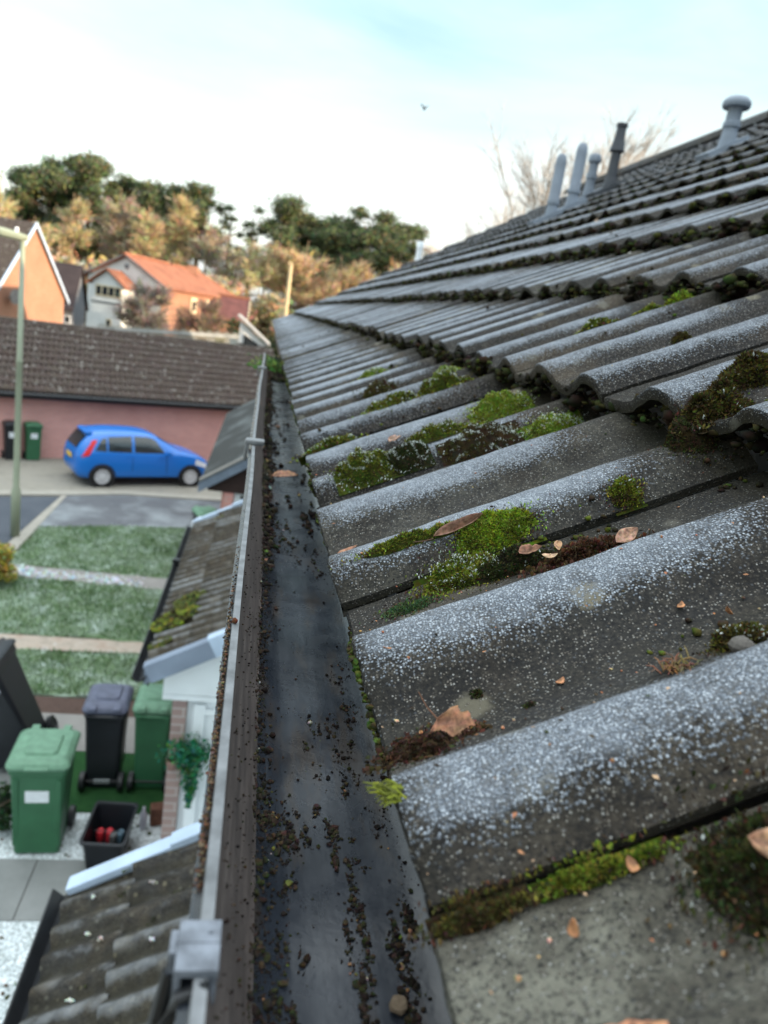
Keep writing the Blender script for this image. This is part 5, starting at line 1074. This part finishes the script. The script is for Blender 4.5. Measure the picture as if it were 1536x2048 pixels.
for s in (-1, 1): mb.prism([bp(0, -.12, 7.04), bp(0, 11.2, 7.04), bp(s * 3.2, 11.2, 3.84), bp(s * 3.2, -.12, 3.84)], (0, 0, .12), (.1, .2, .2))
mb.build("roof", M_GARAGE, bh)
mb = MB()
for s in (-1, 1): mb.prism([bp(0, -.16, 7.0), bp(0, -.16, 7.19), bp(s * 3.25, -.16, 3.94), bp(s * 3.25, -.16, 3.75)], B_ * .05)
mb.build("bargeboard", M_VERGE, bh)
mb = MB(); c = bp(-1.95, -.35, 3.95); mb.loft([[c + W_ * (rr2 * math.cos(q)) + Vector((0, 0, rr2 * .8 * math.sin(q))) + B_ * dz for q in [2 * math.pi * k / 16 for k in range(16)]] for rr2, dz in ((.40, 0), (.38, .04), (.22, .10), (.05, .12))]); mb.tube([c + B_ * .1, c + B_ * .33 - Vector((0, 0, .1))], .03, 6); mb.build("satellite_dish", plain("grey_dish", (.18, .17, .17)), bh)
mb = MB(); mb.box(bp(-1.0, 5, 7.35), (.7, .5, .9)); mb.build("chimney", M_BRICK_ORANGE, bh)

# ---------------------------------------------------------------- dark house between the brick one and the white one
dh = thing("dark_roofed_house", (-13.5, 52, 0), "dark roofed house in the gap between the orange brick house and the white house", "house")
M_DKROOF = plain("dark_slate_roof", (0.035, 0.026, 0.028), .85, .25, 1.2, .3, 9, bdist=.02); M_DKWALL = plain("grey_cladding", (0.14, 0.15, 0.17), .8, .15, 2)
mb = MB(); mb.prism([(-18, 50, 0), (-12.1, 50, 0), (-12.1, 53.4, 0), (-18, 53.4, 0)], (0, 0, 3.2)); mb.poly([(-12.1, 50, 3.2), (-12.1, 53.4, 3.2), (-12.1, 51.7, 5.6)]); mb.build("wall", M_DKWALL, dh)
mb = MB(); mb.prism([(-18.2, 49.6, 3.0), (-11.95, 49.6, 3.0), (-11.95, 51.7, 5.75), (-18.2, 51.7, 5.75)], (0, 0, .12)); mb.prism([(-18.2, 51.7, 5.75), (-11.95, 51.7, 5.75), (-11.95, 53.8, 3.0), (-18.2, 53.8, 3.0)], (0, 0, .12)); mb.build("roof", M_DKROOF, dh)
for i, x in enumerate((-13.25, -12.75, -12.33)):
    mb = MB(); mb.box((x, 49.98, 2.45), (.34, .06, .5)); wf = mb.build("window", M_WHITE, dh); mb = MB(); mb.box((x, 49.94, 2.45), (.24, .03, .38)); mb.build("pane", M_GLASS, wf)

# ---------------------------------------------------------------- white house with the orange roof
wh = thing("white_house", (-9, 63, 0), "white house with an orange tiled roof and a windowed gable bay", "house")
A2 = Vector((-10.84, 60, 0)); R2 = Vector((.95, -.312, 0)); B2 = Vector((.312, .95, 0))
def wp(r_, b, z): return A2 + R2 * r_ + B2 * b + Vector((0, 0, z))
M_OROOF = NG("orange_clay_tiles", .9, .15); v = M_OROOF.coord(); f = M_OROOF.noise(v, 1.1, 5)
M_OROOF.color(M_OROOF.ramp(f, [(.3, (.17, .07, .045)), (.6, (.27, .115, .07)), (.75, (.20, .10, .07))])); M_OROOF.bump(M_OROOF.noise(M_OROOF.coord((1, 1, 5)), 5, 3), .5, .03); M_OROOF = M_OROOF.m
hw, ez, rz2, LN = 3.0, 5.50, 7.18, 15.2
mb = MB(); mb.poly([wp(-hw, 0, 0), wp(hw, 0, 0), wp(hw, 0, ez), wp(0, 0, rz2 - .08), wp(-hw, 0, ez)]); mb.quad(wp(-hw, LN, 0), wp(-hw, 0, 0), wp(-hw, 0, ez), wp(-hw, LN, ez)); mb.quad(wp(hw, LN, 0), wp(-hw, LN, 0), wp(-hw, LN, ez), wp(hw, LN, ez)); mb.mi = 1; mb.quad(wp(hw, 0, 0), wp(hw, LN, 0), wp(hw, LN, ez), wp(hw, 0, ez)); mb.build("wall", [M_RENDER, M_BRICK_ORANGE], wh)
mb = MB(); th = (0, 0, .14); oz = .5; eo = ez - .28; H2 = LN - 2.4
mb.prism([wp(0, -.3, rz2), wp(0, H2, rz2), wp(hw + oz, LN + .4, eo), wp(hw + oz, -.3, eo)], th); mb.prism([wp(0, H2, rz2), wp(0, -.3, rz2), wp(-hw - oz, -.3, eo), wp(-hw - oz, LN + .4, eo)], th); mb.prism([wp(0, H2, rz2), wp(-hw - oz, LN + .4, eo), wp(hw + oz, LN + .4, eo)], th)
rf = mb.build("roof", M_OROOF, wh)
mb = MB(); mb.tube([wp(0, -.35, rz2 + .15), wp(0, 7.0, rz2 + .15)], .14, 8); mb.tube([wp(0, 7.6, rz2 + .12), wp(0, H2, rz2 + .12)], .14, 8); mb.tube([wp(0, H2, rz2 + .1), wp(hw + oz, LN + .4, eo + .12)], .12, 8); mb.build("ridge", M_OROOF, rf)
mb = MB(); mb.box(wp(.5, 10.8, rz2 + .05), (.9, .6, .7)); mb.build("chimney", M_BRICK_ORANGE, rf)
mb = MB(); mb.box(wp(.1, -.03, 6.45), (.28, .12, .32)); mb.build("vent", M_DKWALL, wh)
mb = MB()
for s_ in (-1, 1): mb.prism([wp(0, -.34, rz2 + .04), wp(0, -.34, rz2 + .15), wp(s_ * (hw + oz), -.34, eo + .15), wp(s_ * (hw + oz), -.34, eo + .04)], B2 * .05)
mb.build("bargeboard", M_DKWALL, wh)
# bay with its own gable
def bq(r_, b, z): return wp(r_ - .25, b - 2.1, z)
mb = MB(); mb.poly([bq(-1.1, 0, 0), bq(1.25, 0, 0), bq(1.25, 0, 5.0), bq(0, 0, 5.9), bq(-1.1, 0, 5.05)]); mb.quad(bq(1.25, 0, 0), bq(1.25, 1.9, 0), bq(1.25, 1.9, 5), bq(1.25, 0, 5)); mb.quad(bq(-1.1, 1.9, 0), bq(-1.1, 0, 0), bq(-1.1, 0, 5.05), bq(-1.1, 1.9, 5.05)); bay = mb.build("bay", M_RENDER, wh)
mb = MB(); mb.prism([bq(0, -.25, 5.95), bq(0, 2.5, 5.95), bq(1.6, 2.5, 4.78), bq(1.6, -.25, 4.78)], (0, 0, .1)); mb.prism([bq(0, 2.5, 5.95), bq(0, -.25, 5.95), bq(-1.5, -.25, 4.85), bq(-1.5, 2.5, 4.85)], (0, 0, .1)); mb.build("roof", M_OROOF, bay)
mb = MB(); mb.prism([bq(-1.14, -.06, 3.60), bq(1.3, -.06, 3.60), bq(1.3, -.06, 3.70), bq(-1.14, -.06, 3.70)], B2 * .1); mb.build("ledge", M_DKWALL, bay)
M_CREAM = plain("cream_frames", (.60, .52, .36), .6, .06)
def win(parent, f0, r0, r1, z0, z1, n, b=0.0):
    mb = MB(); mb.prism([f0(r0, b - .05, z0), f0(r1, b - .05, z0), f0(r1, b - .05, z1), f0(r0, b - .05, z1)], B2 * .04); w = mb.build("window", M_CREAM, parent); mb = MB(); s = (r1 - r0) / n
    for i in range(n): mb.prism([f0(r0 + s * i + .07, b - .075, z0 + .1), f0(r0 + s * (i + 1) - .05, b - .075, z0 + .1), f0(r0 + s * (i + 1) - .05, b - .075, z1 - .1), f0(r0 + s * i + .07, b - .075, z1 - .1)], B2 * .02)
    mb.build("pane", M_GLASS, w)
win(bay, bq, -.85, 1.15, 4.05, 4.85, 4); win(bay, bq, .1, .5, 1.6, 2.5, 1); win(wh, wp, 1.5, 1.9, 1.5, 2.4, 1); win(wh, wp, 2.2, 2.6, 1.4, 2.5, 1)
# windows and porch gable of the long side, then the lower hipped wing
def sq(b, out, z): return wp(hw + out, b, z)
mb = MB(); mb.prism([sq(.02, .02, 0), sq(14.9, .02, 0), sq(14.9, .02, 3.1), sq(.02, .02, 3.1)], R2 * .04); mb.build("plinth", M_BRICK_ORANGE, wh)
for b0 in (5.2, 8.2, 9.9, 11.6):
    mb = MB(); mb.prism([sq(b0, .10, 3.6), sq(b0 + 1.2, .10, 3.6), sq(b0 + 1.2, .10, 4.9), sq(b0, .10, 4.9)], R2 * -.05); w = mb.build("window", M_CREAM, wh); mb = MB(); mb.prism([sq(b0 + .25, .13, 3.9), sq(b0 + .95, .13, 3.9), sq(b0 + .95, .13, 4.6), sq(b0 + .25, .13, 4.6)], R2 * -.02); mb.build("pane", M_GLASS, w)
M_REDROOF = plain("dull_red_tiles", (.12, .045, .04), .9, .25, 1.5, .4, 8, bdist=.03)
mb = MB(); mb.prism([(-5.3, 66.6, 0), (-1.95, 66.6, 0), (-1.95, 72, 0), (-5.3, 72, 0)], (0, 0, 3.6)); mb.poly([(-1.95, 66.6, 3.6), (-1.95, 72, 3.6), (-1.95, 69.3, 5.3)]); wing = mb.build("wing", M_BRICK_ORANGE, wh)
mb = MB(); mb.prism([(-5.4, 66.1, 3.45), (-1.7, 66.1, 3.45), (-1.7, 69.3, 5.40), (-5.4, 69.3, 5.40)], (0, 0, .12)); mb.prism([(-5.4, 69.3, 5.40), (-1.7, 69.3, 5.40), (-1.7, 72.4, 3.45), (-5.4, 72.4, 3.45)], (0, 0, .12)); mb.build("roof", M_REDROOF, wing)
mb = MB(); mb.tube([(-5.5, 69.3, 5.52), (-1.6, 69.3, 5.52)], .15, 8); mb.tube([(-5.4, 66.05, 3.52), (-1.65, 66.05, 3.52)], .09, 6); mb.build("ridge", M_OROOF, wing)
mb = MB(); mb.prism([(-1.68, 66.0, 3.35), (-1.68, 69.3, 5.36), (-1.68, 69.3, 5.6), (-1.68, 66.0, 3.6)], (.05, 0, 0)); mb.build("bargeboard", M_CREAM, wing)

# pale frosted fence and the small conservatory behind the garage ridge
fe = thing("picket_fence", (-5, 44, 0), "pale frosted picket fence just behind the garage ridge", "fence")
mb = MB(); a, b = Vector((-9.2, 44, 0)), Vector((-1.3, 45.5, 0)); n_ = 60
for i in range(n_):
    p = a.lerp(b, i / n_); hh_ = 2.72 + .6 * i / n_ + .05 * math.sin(i * 1.7); mb.prism([p + Vector((-.05, 0, 0)), p + Vector((.05, 0, 0)), p + Vector((.05, 0, hh_)), p + Vector((0, 0, hh_ + .08)), p + Vector((-.05, 0, hh_))], (0, .03, 0))
mb.build("picket_panel", plain("weathered_fence", (.30, .30, .27), .9, .2, 4), fe)
mb = MB()
for z0, z1 in ((2.50, 3.10), (1.6, 2.2)): mb.prism([a + Vector((0, -.05, z0)), b + Vector((0, -.05, z1)), b + Vector((0, -.05, z1 + .14)), a + Vector((0, -.05, z0 + .14))], (0, .04, 0))
mb.build("rail", plain("frosted_rail", (.36, .38, .38), .8, .3, 2), fe)
for i, (x0, x1, z1, c, l_) in enumerate([(-3.75, -3.25, 2.95, (.55, .42, .28), "cream sunlit panel standing behind the garage ridge"), (-2.75, -2.25, 3.05, (.60, .50, .30), "yellowish sunlit panel standing behind the garage ridge"), (-1.95, -1.35, 3.1, (.52, .55, .52), "pale grey-green panel standing next to the conservatory")]):
    mb = MB(); mb.box(((x0 + x1) / 2, 43.3, z1 / 2), (x1 - x0, .08, z1)); mb.box(((x0 + x1) / 2, 43.24, z1 - .06), (x1 - x0 + .05, .06, .1)); tag(mb.build("garden_panel", plain("panel_paint_%d" % i, c, .8, .12, 2), None, loc=((x0 + x1) / 2, 43.3, 0)), l_, "panel", "garden panels behind the garage")
cs_ = thing("conservatory", (-.5, 40, 0), "small white conservatory with a sloping pale roof beyond the gutter end", "conservatory")
mb = MB(); mb.poly([(-1.35, 40, 0), (.12, 40, 0), (.12, 40, 3.15), (-1.35, 40, 4.25)]); mb.prism([(.12, 40, 0), (.12, 43, 0), (-1.35, 43, 0), (-1.35, 40, 0)][::-1], (0, 0, 3.1)); mb.build("wall", M_RENDER, cs_)
mb = MB(); mb.prism([(-1.5, 39.8, 4.45), (.3, 39.8, 3.1), (.3, 43.2, 3.1), (-1.5, 43.2, 4.45)], (0, 0, .1)); mb.build("roof", plain("pale_sheet_roof", (.30, .29, .28), .6, .1, 2), cs_)
mb = MB(); mb.prism([(-1.1, 39.93, 2.4), (-.2, 39.93, 2.4), (-.2, 39.93, 3.1), (-1.1, 39.93, 3.6)], (0, .03, 0)); mb.build("window", M_GLASS, cs_)

# ---------------------------------------------------------------- trees
def leaf_cloud(mb, c, rx, rz_, n, pal, r, s0, s1, shell=.5, stretch=1.0, soft=False):
    c = Vector(c)
    for _ in range(n):
        d = Vector((r.gauss(0, 1), r.gauss(0, 1), r.gauss(0, 1))).normalized(); q = min(1.2, abs(r.gauss(0, .55))) if soft else r.random() ** shell
        p = c + Vector((d.x * rx * q, d.y * rx * q, d.z * rz_ * q))
        n1 = Vector((r.gauss(0, 1), r.gauss(0, 1), r.gauss(.3, 1))).normalized(); t1 = n1.cross(Vector((r.gauss(0, 1), r.gauss(0, 1), 1))).normalized(); t2 = n1.cross(t1); s = r.uniform(s0, s1)
        mb.add([p - t1 * s * stretch, p + t2 * s * .5, p + t1 * s * stretch, p - t2 * s * .5], [(0, 1, 2, 3)], tuple(x * r.uniform(.65, 1.4) for x in r.choice(pal)))
PINE = [(0.100, 0.128, 0.065), (0.130, 0.155, 0.078), (0.165, 0.180, 0.085), (0.082, 0.110, 0.066)]
def pine(x, y, top, cr, label, seed, low=.5, nclump=30, dens=230, lean=0.0):
    """tall bare trunk, spreading limbs, rounded plates of needles with gaps"""
    r = random.Random(seed); t = thing("pine_tree", (x, y, 0), label, "tree", group="trees beyond the houses")
    mb = MB(); tp = Vector((x + lean, y, top * .93)); mb.tube([(x, y, -.1), (x + lean * .3 + .15, y, top * .35), (x + lean * .7, y, top * .65), tp], [.34, .27, .19, .06], 8); 
    cl = []
    for i in range(nclump):
        f = low + (1 - low) * r.random() ** .85; z = top * f; q = (f - low) / (1 - low); rad = cr * (1 - max(0, q - .45) ** 1.6 * 1.6) * (.55 + .45 * min(1, q * 3 + .2))
        an = r.random() * 6.28; dd = rad * r.random() ** .55; p = Vector((x + lean * f + dd * math.cos(an), y + dd * math.sin(an), z - .1 * dd))
        s = r.uniform(.15, .26) * cr + .5; cl.append((p, s)); j = Vector((x + lean * f * .9, y, z - .12 * dd - .25 * dd)); mb.tube([j, j.lerp(p, .55) + Vector((0, 0, .1 * dd)), p], [.10, .06, .02], 5)
    mb.build("trunk", M_BARK, t)
    mb = MB()
    for p, s in cl: leaf_cloud(mb, p, s, s * .62, int(dens * 2.2 * (s / 1.1) ** 2), PINE, r, .09, .22, .45, 1.3, True)
    mb.build("crown", M_LEAFY, t); return t
def bare(x, y, top, cr, label, seed, col=((.24, .13, .06), (.30, .17, .08), (.19, .11, .06)), n=1500, base=.12, name="bare_tree", trunkr=.22, tw=.018, conic=.0, mtr=None):
    """leafless tree: trunk, rising limbs, and a haze of fine twigs"""
    r = random.Random(seed); t = thing(name, (x, y, 0), label, "tree", group="trees beyond the houses"); mb = MB(); tips = []
    mb.tube([(x, y, -.1), (x + r.gauss(0, .2), y, top * .4), (x + r.gauss(0, .3), y, top * .97)], [trunkr, trunkr * .65, .03], 7)
    for i in range(46):
        f = base + (1 - base) * r.random() ** .9 * .95; an = r.random() * 6.28; L_ = cr * ((1 - conic * f) * (1.05 - .55 * abs(f - .45)) if conic else math.sqrt(max(.05, 1 - ((f - .5) / .55) ** 2))) * r.uniform(.6, 1.05)
        b = Vector((x, y, top * f * .92)); e = b + Vector((math.cos(an) * L_, math.sin(an) * L_, L_ * (.15 if conic else .55) * r.uniform(.3, 1.2))); e.z = min(e.z, top); m = b.lerp(e, .5) + Vector((0, 0, -.08 * L_)); mb.tube([b, m, e], [.07, .045, .015], 5); tips.append((b, m, e))
    mb.build("trunk", mtr or M_BARK, t)
    mb = MB()
    for _ in range(n):
        b, m, e = r.choice(tips); f = r.random() ** .6; p = b.lerp(m, f * 2) if f < .5 else m.lerp(e, f * 2 - 1); p = p + Vector((r.gauss(0, .12), r.gauss(0, .12), r.gauss(0, .12))) * cr * .6
        d = ((e - b).normalized() * .7 + Vector((r.gauss(0, .6), r.gauss(0, .6), r.gauss(.35, .5)))).normalized(); ll = r.uniform(.5, 1.3) * (.4 + cr * .16); s = d.cross(Vector((r.gauss(0, 1), r.gauss(0, 1), r.gauss(0, 1)))).normalized() * tw * r.uniform(.7, 1.5)
        q = p + d * ll * .5 + Vector((r.gauss(0, .06), r.gauss(0, .06), r.gauss(0, .06))); c = tuple(x_ * r.uniform(.65, 1.35) for x_ in r.choice(col))
        mb.add([p - s, p + s, q + s * .7, p + d * ll, q - s * .7], [(0, 1, 2, 3, 4)], c)
    mb.build("crown", M_TWIG, t); return t
pine(-26.0, 95, 17.0, 5.2, "broad dark pine, left part of the tallest crown group above the brick house", 1, .44, 44)
pine(-21.9, 96, 18.4, 5.0, "tallest dark pine with a domed top above the gap beside the brick house", 2, .44, 46)
pine(-17.0, 97, 17.3, 3.9, "flat-topped dark pine right of the tallest pine", 3, .58, 26)
pine(-13.0, 98, 17.4, 3.6, "dark pine above the ridge of the white house, second from its gable", 4, .58, 24)
pine(-9.3, 96, 17.9, 3.2, "narrow pointed pine above the orange ridge of the white house", 5, .55, 24)
pine(-5.6, 97, 16.2, 1.7, "thin sparse young pine in the gap left of the right-hand pines", 6, .5, 13, 110)
pine(-3.0, 98, 16.6, 1.9, "slender sparse pine with a small flat top in the gap", 7, .55, 13, 110)
pine(1.6, 95, 17.7, 5.0, "round-crowned pine behind the yellowish lamp post", 8, .46, 44)
pine(6.2, 96, 17.2, 4.8, "wide pine right of the round-crowned one", 9, .44, 42)
pine(11.2, 95, 18.0, 5.4, "wide dome-topped pine above the far end of the roof", 10, .42, 50)
pine(16.0, 97, 17.2, 4.6, "dark pine at the right end of the row, sloping down to the roof", 11, .42, 38)
for i, (x, y, tp, cr, l_) in enumerate([(-19.4, 98, 16.2, 3.6, "dark pine filling the dip right of the tallest pine"), (-15.0, 99, 16.4, 3.6, "dark pine between the flat-topped pine and the next one"), (-11.2, 98, 16.6, 3.2, "dark pine just left of the narrow pointed pine"), (-28.5, 97, 14.6, 3.4, "lower dark pine at the outer left of the tallest group"),
    (4.0, 98, 16.6, 4.4, "dark pine filling the gap right of the round-crowned pine"), (8.7, 98, 17.0, 4.4, "dark pine left of the dome-topped pine"), (13.6, 98, 17.3, 4.4, "dark pine close against the right of the dome-topped pine")]):
    pine(x, y, tp, cr, l_, 40 + i, .42, 36)
M_BARKW = plain('warm_bark', (.27, .20, .13), .95, .25, 3, .4, 8, bdist=.03)
OR_ = ((.50, .42, .24), (.57, .48, .28), (.42, .35, .20)); RU = ((.54, .41, .25), (.59, .45, .28), (.46, .35, .22)); GY = ((.40, .34, .25), (.47, .40, .29), (.33, .28, .21)); PA = ((.42, .33, .24), (.50, .42, .33), (.33, .27, .21))
for i, (x, y, tp, cr, con, pal, nn, l_) in enumerate([
    (-28.5, 86, 13.8, 3.2, .5, OR_, 1700, "orange-brown larch at the left edge behind the brick house"), (-21.0, 86, 13.0, 3.0, .6, OR_, 1700, "orange-brown larch below the tallest pine"), (-24.6, 84, 10.0, 2.8, .3, OR_, 1300, "low amber larch right behind the brick house gable"),
    (-16.6, 87, 14.3, 3.0, .6, GY, 1700, "grey-brown larch above the dark roofed house"), (-13.4, 86, 13.2, 2.9, .6, OR_, 1600, "amber larch between two pines above the white house bay"), (-10.2, 87, 15.4, 3.0, .7, OR_, 1700, "tall pointed amber larch above the orange ridge"), (-7.0, 86, 13.0, 3.0, .5, GY, 1500, "grey-brown bare tree above the right end of the white house"),
    (-4.0, 85, 10.5, 2.8, .2, GY, 1000, "thin bare tree in the bright gap between the pine groups"), (-1.0, 84, 11.6, 3.4, .1, OR_, 1900, "rounded russet bare tree left of the yellowish lamp post"), (3.2, 84, 12.2, 3.6, .1, RU, 2100, "rounded russet bare tree right of the yellowish lamp post"), (7.3, 83, 11.2, 3.4, .1, RU, 1900, "reddish bare tree above the end of the eave"), (11.2, 84, 10.6, 3.3, .1, RU, 1700, "low reddish bare tree against the far verge"), (15.5, 85, 12.2, 3.4, .1, RU, 1500, "reddish bare tree under the dome-topped pine"), (19.5, 88, 15.2, 3.2, .1, RU, 1000, "reddish bare tree right of the pale short pipe"), (23.5, 90, 17.2, 3.0, .1, PA, 800, "pale bare treetop showing over the verge")]):
    bare(x, y, tp * 1.07, cr * 1.15, l_, 100 + i, pal, int(nn * 4.2), .06, "larch_tree" if con > .25 else "bare_tree", .2, .027, con, M_BARKW)
# hedge and undergrowth along the wood edge
mb = MB(); r = random.Random(77)
for i in range(70):
    x = -34 + i * .85 + r.gauss(0, .3); leaf_cloud(mb, (x, 80 + r.gauss(0, 2), r.uniform(.8, 6.0)), 2.0, 1.8, 300, [(.42, .35, .21), (.47, .38, .23), (.35, .29, .18), (.25, .23, .14)], r, .12, .34, .5, 1.6)
for i in range(16): leaf_cloud(mb, (-1.5 + r.gauss(0, 1.2) + i * .25, 62 + r.gauss(0, 2), r.uniform(.8, 3.2)), 1.2, 1.2, 240, [(.03, .05, .022), (.04, .065, .03), (.025, .04, .02)], r, .10, .22, .5, 1.2)
tag(mb.build("undergrowth", M_LEAFY, None), kind='stuff')
# twiggy bush and small trees in front of the white house
bare(-7.7, 50, 5.4, 2.0, "grey-brown twiggy bush in front of the white house", 201, ((.22, .19, .165), (.28, .245, .21), (.17, .145, .13)), 9000, .05, "twiggy_bush", .08, .014)
bare(-4.4, 53, 4.9, 1.9, "brown twiggy bush in front of the orange brick wing", 202, ((.26, .19, .14), (.30, .21, .15), (.21, .16, .12)), 6000, .05, "twiggy_bush", .08, .014)
shrub((-1.12, 35, 0), .55, 3.6, 1500, [(.03, .06, .03), (.045, .08, .04)], "evergreen_shrub", "tall green shrub beside the conservatory", 31, .05, .11)
# pale bare tree behind the ridge
def branch(mb, p, d, L_, rad, depth, r, tips):
    q = p + d * L_ * .5 + Vector((r.gauss(0, .05), r.gauss(0, .05), r.gauss(0, .03))) * L_; e = q + (d + Vector((r.gauss(0, .12), r.gauss(0, .12), .10))).normalized() * L_ * .5
    mb.tube([p, q, e], [rad, rad * .8, rad * .6], 5 if depth > 2 else 4, (.47, .45, .43))
    if depth == 0: tips.append((e, d)); return
    for i in range(3 if depth > 1 else 4):
        nd = (d * .95 + Vector((r.gauss(0, .30), r.gauss(0, .30), r.gauss(.10, .18)))).normalized(); s = p.lerp(e, r.uniform(.55, 1.0)) if i else e
        branch(mb, s, nd, L_ * r.uniform(.55, .75), rad * .70, depth - 1, r, tips)
def frost_tree(x, y, label, seed, stems, cat="tree"):
    r = random.Random(seed); t = thing("frosted_tree", (x, y, 0), label, cat, group="trees beyond the houses"); mb = MB(); tips = []; tw = MB()
    for (dx, dz, L_) in stems:
        d = Vector((dx, r.gauss(0, .12), dz)).normalized(); branch(mb, Vector((x, y, 0)) + d * 2, d, L_, .075, 4, r, tips)
    mb.tube([(x, y, -.1), (x, y, 3)], [.3, .2], 8)
    for e, d in tips:
        for _ in range(4):
            dd = (d + Vector((r.gauss(0, .4), r.gauss(0, .4), r.gauss(.1, .3)))).normalized(); tw.tube([e, e + dd * r.uniform(.3, .8)], [.012, .006], 3, (.47, .45, .43))
    mb.build("trunk", M_PALEB, t); tw.build("crown", M_TWIG, t)
M_PALEB = plain("pale_bark", (.42, .37, .32), .9, .15, 2)
frost_tree(13.7, 34, "pale bare spreading tree rising behind the cluster of roof pipes", 5, [(-.09, 1, 5.0), (-.04, 1, 5.5), (.03, 1, 5.5), (.07, 1, 5.3), (-.14, 1, 4.6)])
frost_tree(15.2, 44, "lower pale bare tree left of the roof pipes", 6, [(-.08, 1, 4.6), (.0, 1, 4.8), (.06, 1, 4.6)])

# bird in the sky
bd = MB(); c = Vector((4.97, 30, 13.25))
rev_pts = [(.008, -.16), (.04, -.09), (.055, 0), (.045, .08), (.02, .13)]
bd.loft([[c + Vector((r_ * math.cos(q), yy, r_ * math.sin(q))) for q in [2 * math.pi * k / 8 for k in range(8)]] for r_, yy in rev_pts])
for s in (-1, 1): bd.add([c + Vector((s * .03, .07, .03)), c + Vector((s * .15, .08, .12)), c + Vector((s * .13, -.04, .13)), c + Vector((s * .03, -.07, .025)), c + Vector((s * .03, .0, .06))], [(0, 1, 2, 4), (4, 2, 3)])
tag(bd.build("bird", plain("dark_feathers", (.03, .035, .04), .8), None, loc=c), "small dark bird flying high in the pale sky", "bird")
